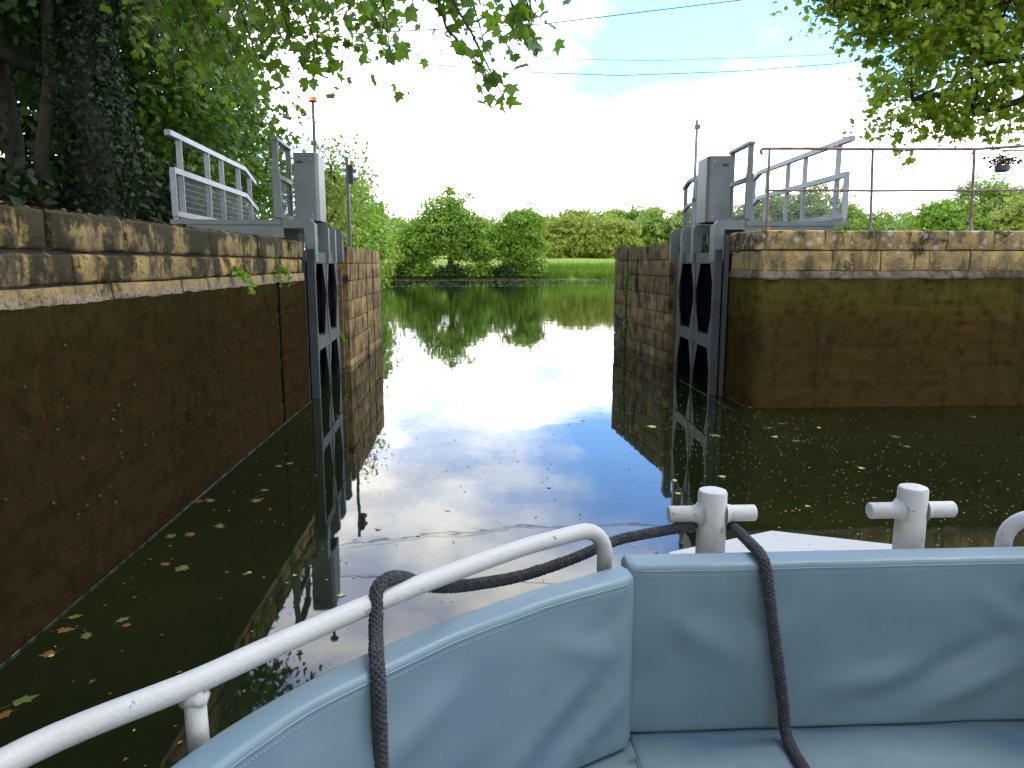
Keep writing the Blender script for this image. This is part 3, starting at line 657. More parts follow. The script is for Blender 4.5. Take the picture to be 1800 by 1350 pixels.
def tree(label, base, r0, ht, lobes, clumps, per, leaf, kind, mat, seed, spread=.4, group='trees', name='tree', cat='tree', up=.55, zmin=None, inner=.45, limbs=True, nbr=26):
    rng = np.random.default_rng(seed); ro = random.Random(seed)
    T = thing(name, label, cat, base, group)
    b = Vector(base); top = b + Vector((ro.uniform(-.3, .3), ro.uniform(-.3, .3), ht))
    mb = MB(); pts = [b + (top - b) * k / 6 + Vector((ro.uniform(-1, 1), ro.uniform(-1, 1), 0)) * (.12 * r0 / .3 if k else 0) for k in range(7)]
    mb.tube(pts, [r0 * (1.35 if k == 0 else 1 - .07 * k) for k in range(7)], 10)
    mb.build('trunk', MAT['bark'], T, smooth=True)
    P, d, cc = crown_points(rng, lobes, clumps, per, spread, inner)
    if zmin is not None: P[:, 2] = np.maximum(P[:, 2], zmin + rng.random(len(P)) * .3)
    if limbs:
        mb = MB()
        for l in lobes:
            c = Vector(l[:3]); st = pts[ro.randint(3, 6)]
            mid = st.lerp(c, .5) + Vector((ro.uniform(-.3, .3), ro.uniform(-.3, .3), .3))
            mb.tube([st, mid, c], [r0 * .5, r0 * .36, r0 * .2], 6)
            for q in range(max(3, nbr // len(lobes))):
                e = Vector(cc[ro.randrange(len(cc))])
                if (e - c).length < 2.2 * max(l[3:]):
                    m2 = c.lerp(e, .5) + Vector((ro.uniform(-.2, .2), ro.uniform(-.2, .2), .15)); mb.tube([c, m2, e], [r0 * .18, r0 * .1, r0 * .03], 5)
        mb.build('limbs', MAT['bark'], T, smooth=True, kind=None)
    V, Tt = scatter_leaves(rng, P - np.array(b), leaf, kind, up, d)
    link('crown', tri_mesh('crown', V, Tt), mat, T, 'stuff')
    return T
def shrub(label, base, lobes, clumps, per, leaf, kind, mat, seed, spread=.25, group='shrubs', name='shrub'):
    rng = np.random.default_rng(seed); T = thing(name, label, 'shrub', base, group)
    P, d, cc = crown_points(rng, lobes, clumps, per, spread, .3); P[:, 2] = np.maximum(P[:, 2], base[2] + .02)
    mb = MB(); ro = random.Random(seed)
    for k in range(5):
        e = Vector(cc[ro.randrange(len(cc))]); mb.tube([Vector(base), Vector(base).lerp(e, .5) + Vector((0, 0, .1)), e], [.04, .03, .01], 5)
    mb.build('stem', MAT['bark'], T)
    V, Tt = scatter_leaves(rng, P - np.array(base), leaf, kind, .5, d); link('foliage', tri_mesh('foliage', V, Tt), mat, T, 'stuff')
    return T

GL = 'trees on the wooded bank'
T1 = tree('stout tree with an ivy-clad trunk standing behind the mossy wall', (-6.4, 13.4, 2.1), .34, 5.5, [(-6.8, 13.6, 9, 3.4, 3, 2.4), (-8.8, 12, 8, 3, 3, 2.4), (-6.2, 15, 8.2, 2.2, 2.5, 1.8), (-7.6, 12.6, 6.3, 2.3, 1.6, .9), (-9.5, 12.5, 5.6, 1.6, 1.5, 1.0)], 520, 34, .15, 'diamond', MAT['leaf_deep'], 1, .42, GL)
rng = np.random.default_rng(9); n = 9000
a = rng.random(n) * 6.283; zz = 2.1 + rng.random(n) ** .8 * 5.0; rr = .44 + np.abs(rng.normal(0, .13, n)) + .12 * np.sin(zz * 2 + a)
C = np.stack([rr * np.cos(a), rr * np.sin(a), zz - 2.1], 1); V, Tt = scatter_leaves(rng, C, .085, 'diamond', .1, np.stack([np.cos(a), np.sin(a), 0 * a], 1) * 2)
link('ivy', tri_mesh('ivy', V, Tt), MAT['leaf_ivy'], T1, 'stuff')
mb = MB(); mb.tube([(-7.1, 13.0, 2.1), (-7.05, 13.0, 3.6), (-6.75, 12.9, 4.8), (-6.7, 13, 6.5)], [.15, .12, .1, .09], 8); mb.build('second_stem', MAT['bark'], T1, smooth=True)
mb = MB(); mb.tube([(-7.9, 13.6, 2.1), (-7.8, 13.6, 4), (-7.95, 13.6, 5.6), (-8.1, 13.5, 7)], [.17, .15, .13, .1], 8); mb.build('second_stem', MAT['bark'], T1, smooth=True)
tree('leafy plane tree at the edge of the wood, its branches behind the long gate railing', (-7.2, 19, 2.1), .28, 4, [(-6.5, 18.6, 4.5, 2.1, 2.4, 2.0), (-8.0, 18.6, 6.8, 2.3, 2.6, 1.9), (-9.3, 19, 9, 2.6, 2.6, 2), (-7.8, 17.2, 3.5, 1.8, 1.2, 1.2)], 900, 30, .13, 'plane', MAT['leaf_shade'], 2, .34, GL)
tree('dense tree standing just behind the ivy-clad trunk', (-10, 16, 2.1), .3, 5, [(-10, 15.5, 5.5, 3, 2.4, 3.4), (-11, 17, 9, 4, 4, 3)], 420, 30, .2, 'diamond', MAT['leaf_deep'], 3, .45, GL)
tree('tall shadowed tree deep inside the wood', (-14, 23, 2.1), .4, 6, [(-13, 22, 6, 4, 4, 4.2), (-14, 22, 11.5, 5, 5, 4)], 460, 32, .26, 'diamond', MAT['leaf_deep'], 4, .55, GL)
tree('green tree at the far edge of the wood, behind the drive box', (-9.4, 26.5, 2.1), .28, 4, [(-8.8, 26, 4.6, 2.4, 2.6, 2.6), (-10.2, 26.5, 8.4, 2.7, 3, 2.8)], 420, 30, .2, 'diamond', MAT['leaf_shade'], 5, .4, GL)
tree('broad dark tree beyond the second thin stem in the wood', (-20, 16, 2.1), .45, 6, [(-18, 15, 6, 5, 5, 4.5), (-19, 12, 11, 6, 6, 4)], 460, 32, .28, 'diamond', MAT['leaf_deep'], 6, .6, GL)
tree('high canopy tree added out of view, its crown shading the mossy wall', (-9.6, 6.5, 2.1), .4, 7, [(-8.2, 7.5, 9.2, 3.6, 3.6, 2.0), (-6.4, 10.4, 9.6, 2.6, 3, 1.8), (-12, 9, 9.5, 4, 4, 2.4)], 480, 30, .2, 'diamond', MAT['leaf_deep'], 7, .45, GL)  # crown stays above the view, placed overhead to block light
tree('shadowy tree filling the left background of the wood', (-15, 17, 2.1), .3, 4, [(-14, 17.5, 4.6, 3.2, 2.4, 2.8), (-16, 19, 6.5, 4, 3, 3.5)], 360, 30, .22, 'diamond', MAT['leaf_deep'], 8, .45, GL)
tree('young tree between the ivy-clad trunk and the leafy plane tree', (-9.6, 20.5, 2.1), .2, 3, [(-9.4, 20.5, 4.2, 2.2, 1.8, 2.2)], 240, 30, .18, 'diamond', MAT['leaf_deep'], 10, .4, GL)
for k, (x, y) in enumerate(((-8.2, 11.6), (-10.4, 13.2), (-7.0, 15.6), (-12.5, 12.2))):
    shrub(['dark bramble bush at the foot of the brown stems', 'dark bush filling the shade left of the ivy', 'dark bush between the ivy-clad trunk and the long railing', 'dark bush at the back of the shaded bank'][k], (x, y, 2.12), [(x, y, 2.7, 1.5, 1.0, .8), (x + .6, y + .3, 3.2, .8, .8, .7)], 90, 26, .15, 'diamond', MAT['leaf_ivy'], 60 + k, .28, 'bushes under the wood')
GM = 'trees along the river past the pier'
tree('airy yellow-green tree rising behind the beacon pole', (-5.9, 28.5, 2.1), .16, 2.6, [(-5.1, 28.4, 5.2, 1.3, 1.4, 1.1), (-5.9, 28.6, 4.0, 1.5, 1.5, 1.3), (-5.5, 28.2, 2.9, 1.4, 1.4, .9)], 190, 20, .14, 'diamond', MAT['leaf_yel'], 20, .26, GM, nbr=40)
tree('bushy green tree behind the signal post', (-6.9, 37, 2.1), .2, 2.6, [(-6.4, 36.6, 4.2, 1.5, 1.7, 2.0), (-6.2, 36, 2.8, 1.3, 1.4, 1.2)], 220, 24, .2, 'diamond', MAT['leaf_bank'], 21, .32, GM)
tree('spreading tree hanging over the water just past the grooved pier', (-9.0, 51, 2.1), .3, 3, [(-8.2, 50, 5.2, 2.3, 2.2, 2.3), (-7.6, 48, 3, 2.2, 2, 2.2), (-6.9, 47, 1.8, 1.6, 1.5, 1.4)], 330, 26, .26, 'diamond', MAT['leaf_bank'], 22, .42, GM)
tree('yellow-green tree on the near bank just left of the river bend', (-9.2, 60, 2.1), .25, 3, [(-8.6, 59, 4.4, 2.0, 2, 2.0), (-8.0, 58, 2.6, 1.8, 1.8, 1.6)], 240, 26, .26, 'diamond', MAT['leaf_yel'], 24, .4, GM)
tree('low rounded tree at the river bend beside the far meadow', (-12.2, 74, 2.1), .3, 3, [(-11, 73, 4.2, 2.6, 2.6, 3.0), (-9.8, 71, 2.2, 2.2, 2, 2.0)], 300, 26, .32, 'diamond', MAT['leaf_bank'], 23, .5, GM)
GF = 'trees on the far river bank'
tree('wide pointed tree standing at the water edge across the river', (-2.5, 90.5, .9), .35, 4, [(-2.8, 90, 5.6, 4.8, 3, 3.0), (-2.7, 90, 8.2, 2.3, 2, 1.7), (-6.6, 89.5, 4.2, 2.9, 2.5, 2.5), (-8.6, 89.5, 2.9, 2.0, 2, 1.8), (1.0, 89.8, 4.4, 2.8, 2.5, 2.4), (-2.5, 90, 10.0, .45, .45, .8), (-.8, 90, 9.4, .55, .55, .7)], 760, 34, .30, 'diamond', MAT['leaf_bank'], 30, .46, GF, nbr=60)
tree('rounded dark green tree beside the wide pointed tree across the river', (6.3, 92, .9), .3, 3.5, [(6.2, 91.5, 6.1, 2.7, 2.6, 2.5), (6.0, 91, 3.4, 2.9, 2.4, 2.0)], 420, 34, .28, 'diamond', MAT['leaf_bank'], 31, .42, GF)
for k, (x, y, w, h) in enumerate(((-9.5, 88.8, 2.4, 1.7), (-6.2, 88.6, 2.2, 1.5), (-3.0, 88.8, 2.6, 1.3), (.4, 89.3, 2.2, 1.5), (3.4, 89.8, 2.0, 1.3), (6.4, 90.3, 2.6, 1.6))):
    shrub(['riverside bush at the river bend below the low rounded tree', 'riverside bush left of the wide pointed tree', 'riverside bush under the wide pointed tree', 'riverside bush right of the wide pointed trunk', 'riverside bush between the pointed and the rounded tree', 'riverside bush under the rounded dark tree'][k], (x, y, .5), [(x, y, h * .55, w, 1.1, h * .6), (x + w * .4, y, h * .8, w * .5, .9, h * .5)], 80, 26, .26, 'diamond', MAT['leaf_bank'] if k % 2 else MAT['leaf_deep'], 70 + k, .36, 'bushes on the far bank')
GP = 'pale trees beyond the meadow'
for k, (x, y, r) in enumerate(((17.5, 150, 4.0), (21.5, 151, 4.6), (26, 150, 4.8), (30, 152, 3.6))):
    tree(['pale willow at the near-tree end of the rounded clump beyond the meadow', 'pale willow second along the rounded clump beyond the meadow', 'highest pale willow of the rounded clump beyond the meadow', 'pale willow at the pier end of the rounded clump beyond the meadow'][k], (x, y, 3.3), .25, 3, [(x, y, 6.6 + .3 * (r - 4), r, r * .9, 3.7 + .4 * (r - 4)), (x + .5, y - 1.5, 4.8, r * .9, r * .7, 2)], 260, 26, .46, 'tuft', MAT['leaf_yel'], 40 + k, .6, GP, limbs=False)
GB = 'far wood on the horizon'
ro = random.Random(3); far = []
for k in range(15):
    x = 14 + k * 6.6; y = 215 + ro.uniform(-8, 14); r = ro.uniform(5.5, 8); far.append((x, y, r, ro.uniform(14.5, 18)))
for x, y, r, t in [(-22, 205, 6, 14), (-14, 210, 6, 13), (-5, 215, 7, 14), (5, 214, 6, 13.5)]: far.append((x, y, r, t))
fw = ['leafy', 'broad', 'round', 'tall', 'dense']
for k, (x, y, r, t) in enumerate(far):
    tree('far broadleaf tree in the hazy wood on the horizon beyond the meadow', (x, y, 4.8), .4, 6, [(x, y, t - r * .75, r, r, r * .75), (x + r * .3, y - 2, t * .5, r * .8, r * .7, r * .6)], 150, 22, .9, 'tuft', MAT['leaf_far'], 100 + k, 1.0, GB, limbs=False)
GR = 'trees behind the rusty railing'
for k, (x, y, r, t, mt, lab) in enumerate(((40, 101, 4.5, 10.5, 'leaf_far', 'tree seen through the mesh of the gate railing, nearest the drive box'), (46, 100, 5, 11.7, 'leaf_far', 'tallest tree seen through the mesh of the bare-pole gate'), (52, 103, 4.5, 9.2, 'leaf_bank', 'tree just past the end of the bare-pole gate railing'), (58, 105, 5, 8.4, 'leaf_far', 'low tree behind the second post of the rusty railing'), (64, 108, 5, 9.0, 'leaf_far', 'low tree between the second and third rusty posts'), (52, 80, 3.6, 8.4, 'leaf_bank', 'green tree behind the third post of the rusty railing'), (58, 83, 4.6, 10.8, 'leaf_far', 'high tree behind the hanging flower basket'), (55, 71, 3.0, 8.0, 'leaf_yel', 'yellow-green tree below the hanging flower basket'), (70, 95, 5, 11, 'leaf_far', 'tall tree beyond the flower basket by the lamp post'))):
    tree(lab, (x, y, 1.6), .3, 3.5, [(x, y, t - r * .7, r, r * .9, r * .7), (x - .5, y - 1, t * .42, r * .95, r * .7, t * .34)], 230, 26, .42, 'tuft', MAT[mt], 140 + k, .6, GR, limbs=False)
far_hedge = np.random.default_rng(8)
GH = 'unseen trees added behind the boat for shade'  # never in view; added to cut the light from behind the camera
for k, (x, y, lab) in enumerate(((-6.5, -4, 'unseen plane tree added astern of the boat on the mossy bank for shade'), (-6, -13, 'unseen plane tree added far astern on the mossy bank for shade'), (10.5, -8, 'unseen plane tree added far astern on the railing side for shade'))):
    sx = 1 if x < 0 else -1
    tree(lab, (x, y, 2.1), .4, 5, [(x + sx * 1.5, y, 8, 4.5, 4.5, 3), (x, y + 1, 11, 4, 4, 2.5), (x + sx * 3, y, 6.8, 3, 4, 1.8)], 330, 30, .32, 'diamond', MAT['leaf_mid'], 200 + k, .5, GH)
# reeds and long grass on the far bank
def blades(name, label, cat, pts, h, w, mat, seed, base, lean=.35):
    rng = np.random.default_rng(seed); P = np.asarray(pts); n = len(P); a = rng.random(n) * 6.283; hh = h * (.6 + .6 * rng.random(n))
    ln = rng.normal(0, lean, (n, 2)) * hh[:, None]; V = np.zeros((n, 5, 3)); sx = np.cos(a) * w; sy = np.sin(a) * w
    V[:, 0] = P + np.stack([sx, sy, 0 * a], 1); V[:, 1] = P - np.stack([sx, sy, 0 * a], 1)
    mid = P + np.stack([ln[:, 0] * .35, ln[:, 1] * .35, hh * .6], 1)
    V[:, 2] = mid + np.stack([sx, sy, 0 * a], 1) * .8; V[:, 3] = mid - np.stack([sx, sy, 0 * a], 1) * .8; V[:, 4] = P + np.stack([ln[:, 0], ln[:, 1], hh * .95], 1)
    T = np.array([(0, 1, 3), (0, 3, 2), (2, 3, 4)])[None] + (np.arange(n) * 5)[:, None, None]
    o = link(name, tri_mesh(name, V.reshape(-1, 3), T.reshape(-1, 3)), mat, None, 'stuff'); return tag(o, label, cat)
rng = np.random.default_rng(31); n = 9000; x = rng.uniform(7.5, 32, n); t = rng.random(n) ** 1.3 * 3.2
blades('reeds', 'dark green reeds and flag leaves along the far water edge', 'reeds', np.stack([x, 88.7 + (x + 10) * .13 + t, .0 + np.minimum(t * .55, 1.1)], 1), 1.05, .03, MAT['leaf_bank'], 32, (0, 0, 0))
n = 26000; x = rng.uniform(-16, 40, n); t = 3 + rng.random(n) ** 1.2 * 45
blades('meadow_grass', 'tall pale grass covering the meadow across the river', 'grass', np.stack([x, 88.5 + (x + 10) * .13 + t, 1.05 + np.interp(t, [0, 3, 10, 25, 48], [0, .05, .35, .85, 1.6])], 1), .28, .03, leaf_mat('meadow_blade', (.20, .30, .04), (.34, .35, .10), (.25, .3, .05), .3), 33, (0, 0, 0), .2)

# ---------------------------------------------------------------- plane-tree boughs overhead
def spray(rng, pts, n, sp):
    P = np.array(pts, float); s = rng.random(n) ** .8 * (len(P) - 1); i = np.minimum(s.astype(int), len(P) - 2); f = (s - i)[:, None]
    return P[i] * (1 - f) + P[i + 1] * f + rng.normal(0, 1, (n, 3)) * sp * np.array([1, 1, .8])
def bough_tree(label, base, limbs, sprays, leaf, mat, seed, nsingle, group, cam_hint):
    rng = np.random.default_rng(seed); T = thing('plane_tree', label, 'tree', base, group); b = np.array(base)
    mb = MB(); mb.tube(limbs[0], [.42 - .05 * k for k in range(len(limbs[0]))], 12); mb.build('trunk', MAT['bark'], T, smooth=True)
    mb = MB()
    for l in limbs[1:]: mb.tube(l, list(np.linspace(.11, .022, len(l))), 7)
    mb.build('bough', MAT['bark'], T, smooth=True)
    pts = []; mb = MB()
    for p, n, sp in sprays:
        pts.append(spray(rng, p, n, sp)); mb.tube(p, list(np.linspace(.014, .004, len(p))), 5)
        for q in pts[-1][::2]:
            i = np.argmin(np.linalg.norm(np.array(p) - q, axis=1)); i = max(0, i - 1) if i else 0
            mb.tube([p[i], (np.array(p[i]) + q) / 2 + np.array([0, 0, .04]), q], [.003, .0022, .0015], 3, False)
    mb.build('twigs', MAT['bark'], T, kind='stuff')
    P = np.concatenate(pts); rng.shuffle(P)
    V, Tt = scatter_leaves(rng, P, leaf, 'plane', .45, None, .55)
    nv = 13; nt_ = 12
    for k in range(min(nsingle, len(P))):
        v = V[k * nv:(k + 1) * nv]; c = P[k]
        o = link('leaf', tri_mesh('leaf', v - c, np.array(Tt[:nt_])), mat, T); o.location = Vector(c) - Vector(base)
    if len(P) > nsingle:
        V2 = V[nsingle * nv:] - b; T2 = Tt[nsingle * nt_:] - nsingle * nv
        link('foliage', tri_mesh('foliage', V2, T2), mat, T, 'stuff')
    return T
SP_ = [
    ([(-.45, 6.4, 4.75), (-.25, 6.5, 4.2), (.02, 6.5, 3.77), (.2, 6.5, 3.42), (.33, 6.5, 3.18)], 46, .10),
    ([(.15, 6.4, 4.8), (.36, 6.5, 4.35), (.5, 6.5, 3.95), (.47, 6.5, 3.65)], 60, .13),
    ([(-.1, 6.6, 4.7), (.15, 6.6, 4.4), (.35, 6.6, 4.05), (.42, 6.6, 3.75)], 46, .14),
    ([(-.35, 6.9, 4.4), (-.2, 6.8, 3.9), (.07, 6.8, 3.62), (.27, 6.8, 3.45)], 26, .09),
    ([(-.9, 7.8, 4.9), (-.85, 8, 4.4), (-.80, 8, 3.95)], 14, .10),
    ([(-1.6, 8, 5.2), (-1.35, 8, 4.7), (-1.15, 8, 4.35)], 60, .20),
    ([(-2.1, 8.4, 5.2), (-1.9, 8.4, 4.7), (-1.7, 8.5, 4.2)], 70, .22),
    ([(-2.6, 9, 5.5), (-2.3, 9, 4.8), (-2.05, 9, 4.25)], 60, .22),
    ([(-3.2, 9.4, 5.6), (-2.9, 9.5, 5.1), (-2.6, 9.5, 4.55)], 70, .26),
    ([(-3.8, 10, 5.9), (-3.4, 10, 5.3), (-3.0, 10, 4.7)], 60, .28),
    ([(-4.2, 11, 6.2), (-3.7, 11, 5.5), (-3.2, 11, 4.9)], 80, .30),
    ([(-4.6, 11.6, 6.0), (-4.0, 11.8, 5.2), (-3.6, 12, 4.5)], 70, .28),
    ([(-2.2, 8.2, 5.4), (-1.7, 8.0, 5.0), (-1.0, 7.8, 4.8)], 60, .2),
]
def more_sprays():
    r = random.Random(4); out = []
    for k in range(26):
        y = r.uniform(8.4, 11.5); xa = -.43 * y + .0537 * y + r.random() ** 1.2 * .30 * y      # hang between the wood and the open sky
        top = 1.9 + y * .36; drop = r.uniform(.3, 1.0) + .5 * (1 - min(1, (xa / y + .38) / .3))
        out.append(([(xa - .5, y, top + .3), (xa - .2, y, top - drop * .4), (xa, y + .1, top - drop)], r.randint(45, 80), .2))
    for k in range(7):
        y = r.uniform(6.3, 7.4); xa = r.uniform(-.55, .45); top = 4.35; d = r.uniform(.15, .55)
        out.append(([(xa - .3, y, top + .3), (xa - .05, y, top), (xa + .1, y, top - d)], 30, .12))
    return out
bough_tree('plane tree whose long boughs hang large lobed leaves out over the water', (-7.4, 4.6, 2.12),
           [[(-7.4, 4.6, 2.1), (-7.4, 4.7, 4), (-7.2, 4.9, 6), (-7.0, 5, 7.5)],
            [(-7.3, 4.8, 5.2), (-5, 5.6, 6.2), (-2.8, 6.2, 6.0), (-1.0, 6.4, 5.4), (.1, 6.4, 4.9)],
            [(-7.2, 4.9, 5.8), (-5.4, 6.6, 6.6), (-3.4, 7.8, 6.2), (-1.9, 8.1, 5.5), (-.9, 7.8, 4.9)],
            [(-7.1, 5, 6.2), (-6, 7.5, 7), (-5, 9.4, 6.8), (-4.0, 10.6, 6.1), (-3.2, 9.6, 5.6)]],
           SP_ + more_sprays(), .105, MAT['leaf_mid'], 50, 290, 'plane trees', None)
def right_plane():
    base = (12.6, 13.6, 2.2); rng = np.random.default_rng(55)
    T = thing('plane_tree', 'dense plane tree leaning in over the rusty railing and the lamp post', 'tree', base, 'plane trees'); b = np.array(base)
    mb = MB(); mb.tube([(12.6, 13.6, 2.15), (12.5, 13.6, 4.5), (12.3, 13.5, 6.5), (12, 13.4, 9)], [.42, .36, .3, .2], 12); mb.build('trunk', MAT['bark'], T, smooth=True)
    lobes = [(8.9, 13.0, 5.3, 1.35, 1.2, .95), (7.6, 13.2, 6.2, 1.2, 1.2, .85), (9.9, 13.2, 6.8, 1.9, 1.8, 1.3), (7.9, 13.2, 7.3, 1.9, 1.6, .9), (6.8, 13.6, 6.9, .9, 1.0, .7), (7.5, 12.8, 4.65, .75, .7, .7), (8.6, 12.8, 4.4, .8, .7, .45), (10.6, 13.3, 4.7, .7, .7, .75), (11.5, 13.4, 8.2, 2.6, 2.4, 1.6), (6.05, 13.6, 6.7, .5, .5, .4), (7.1, 13.4, 6.2, .6, .6, .45)]
    P, d, cc = crown_points(rng, lobes, 1080, 27, .19, .25)
    mb = MB()
    for l in lobes:
        c = Vector(l[:3]); st = Vector((12.45, 13.5, min(8, max(4.6, c.z - .3)))); m = st.lerp(c, .5) + Vector((0, 0, .5))
        mb.tube([st, m, c], [.14, .09, .04], 7)
        for q in range(9):
            e = Vector(cc[rng.integers(len(cc))])
            if (e - c).length < 2: mb.tube([c, c.lerp(e, .5) + Vector((0, 0, .12)), e], [.03, .018, .006], 5)
    mb.build('bough', MAT['bark'], T, smooth=True)
    ex = [([(7.1, 12.8, 4.5), (7.2, 12.7, 4.1), (7.32, 12.7, 3.8), (7.42, 12.7, 3.55)], 60, .09), ([(8.2, 12.8, 4.4), (8.5, 12.8, 4.15), (8.9, 12.8, 4.0)], 26, .10), ([(9.9, 12.9, 4.5), (9.95, 12.9, 4.25), (9.8, 12.9, 4.1)], 18, .08)]
    PP = [P] + [spray(rng, *e) for e in ex]
    P = np.concatenate(PP)
    V, Tt = scatter_leaves(rng, P, .098, 'plane', .5, None, .4)
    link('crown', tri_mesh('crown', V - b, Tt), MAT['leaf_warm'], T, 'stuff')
right_plane()

# ---------------------------------------------------------------- small plants on the masonry
def fern(label, at, nrm, n, ln, mat, seed, parent=None):
    rng = np.random.default_rng(seed); at = np.array(at); P = []
    T = thing('wall_fern', label, 'fern', tuple(at), 'ferns rooted in the wall joints')
    mb = MB()
    for k in range(n):
        d = np.array(nrm) * rng.uniform(.5, 1) + rng.normal(0, .5, 3) * np.array([1, 1, .6]) + np.array([0, 0, .2]); d /= np.linalg.norm(d)
        pts = [at + d * ln * s + np.array([0, 0, -ln * .9 * s * s]) for s in np.linspace(0, 1, 7)]
        mb.tube(pts, .002, 4)
        for p in pts[1:]: P += [p + rng.normal(0, .012, 3) for _ in range(4)]
    mb.build('stem', MAT['leaf_bank'], T)
    V, Tt = scatter_leaves(rng, np.array(P) - at, .045, 'diamond', .5); link('frond', tri_mesh('frond', V, Tt), mat, T, 'stuff')
fern('small bright fern rooted halfway along the mossy wall above a red stain', (-2.275, 7.35, 1.82), (1, 0, 0), 6, .17, MAT['leaf_bank'], 3)
fern('small fern growing from the vertical joint near the beacon gate', (-2.275, 8.9, 1.84), (1, 0, 0), 5, .16, MAT['leaf_bank'], 4)
fern('tiny weed at the waterline beside the heel of the bare-pole gate', (3.66, 10.62, .12), (-1, 0, 0), 4, .12, MAT['leaf_bank'], 5)
fern('tiny weed low inside the recess of the beacon gate', (-2.42, 13.68, .62), (.6, -.6, 0), 4, .14, MAT['leaf_bank'], 6)
rng = np.random.default_rng(12); n = 420; aa = 2.1 + 2.95 - 2.95 + rng.normal(0.02, .05, n); z = rng.uniform(.15, 1.75, n); dd = rng.uniform(-.02, .05, n)
C = np.array([tuple(FPR(float(q) + .07, float(e), float(w))) for q, e, w in zip(aa + .85, dd, z)]); V, Tt = scatter_leaves(rng, C - np.array([3.9, 16, 0]), .05, 'diamond', .2)
iv = thing('trailing_ivy', 'thin ivy trailing down the slot of the stone pier opposite the signal post', 'ivy', (3.9, 16, 0)); link('foliage', tri_mesh('foliage', V, Tt), MAT['leaf_bank'], iv, 'stuff')
mb = MB(); mb.tube([tuple(FPR(3.0 + .03 * math.sin(k), .02, .1 + k * .18)) for k in range(10)], .006, 5); mb.build('stem', MAT['bark'], iv)
# red-brown litter along the coping of the left wall
rng = np.random.default_rng(14); n = 900; y = rng.uniform(2, 10.3, n); C = np.stack([-2.36 - np.abs(rng.normal(0, .10, n)), y, 2.2 + rng.uniform(-.005, .012, n)], 1)
V, Tt = scatter_leaves(rng, C, .03, 'diamond', 2.5); tag(link('leaf_litter', tri_mesh('leaf_litter', V, Tt), MAT['float_brown'], None, 'stuff'), 'brown leaf litter lying along the top of the mossy wall', 'leaf litter')
rng = np.random.default_rng(15); n = 2600; y = rng.uniform(2, 10.3, n); C = np.stack([-2.335 - np.abs(rng.normal(0, .05, n)), y, 2.185 + rng.uniform(-.008, .008, n)], 1)
V, Tt = scatter_leaves(rng, C, .022, 'diamond', 1.0); tag(link('moss', tri_mesh('moss', V, Tt), leaf_mat('moss_tuft', (.05, .05, .012), (.09, .07, .02), (.05, .05, .01), .1), None, 'stuff'), 'olive moss tufts on the edge of the mossy wall coping', 'moss')
# basket flowers
rng = np.random.default_rng(16); C = rng.normal(0, 1, (240, 3)) * np.array([.12, .10, .06]) + np.array([0, 0, .19]); V, Tt = scatter_leaves(rng, C, .06, 'diamond', .5); link('foliage', tri_mesh('foliage', V, Tt), MAT['leaf_deep'], FBK, 'stuff')
C = rng.normal(0, 1, (12, 3)) * np.array([.05, .05, .04]) + np.array([-.13, -.08, .17]); V, Tt = scatter_leaves(rng, C, .05, 'plane', .2); link('flowers', tri_mesh('flowers', V, Tt), MAT['petal'], FBK, 'stuff')

#BOAT
# ---------------------------------------------------------------- the boat
BT = thing('boat', 'white passenger boat bow with blue-grey vinyl seats inside the lock', 'boat', (1.15, 1.2, 0))
def cat(pts, n):            # Catmull-Rom through pts, n samples per span
    P = [Vector(p) for p in pts]; P = [P[0] * 2 - P[1]] + P + [P[-1] * 2 - P[-2]]; out = []
    for i in range(1, len(P) - 2):
        a, b, c, d = P[i - 1:i + 3]
        for k in range(n):
            t = k / n; out.append(.5 * ((2 * b) + (c - a) * t + (2 * a - 5 * b + 4 * c - d) * t * t + (3 * b - a - 3 * c + d) * t ** 3))
    return out + [P[-2]]
def rrect(d0, d1, z0, z1, r, step):      # rounded rectangle, starts at the back bottom, runs back-up-top-front-down
    def arc(cx, cz, a0, a1): return [(cx + r * math.cos(R(a0 + (a1 - a0) * k / 4)), cz + r * math.sin(R(a0 + (a1 - a0) * k / 4))) for k in range(5)]
    def seg(p, q):
        n = max(1, int(math.hypot(q[0] - p[0], q[1] - p[1]) / step)); return [(p[0] + (q[0] - p[0]) * k / n, p[1] + (q[1] - p[1]) * k / n) for k in range(1, n)]
    A = arc(d0 + r, z0 + r, 270, 180); B = arc(d0 + r, z1 - r, 180, 90); C = arc(d1 - r, z1 - r, 90, 0); D = arc(d1 - r, z0 + r, 0, -90)
    return A + seg(A[-1], B[0]) + B + seg(B[-1], C[0]) + C + seg(C[-1], D[0]) + D + seg(D[-1], A[0])
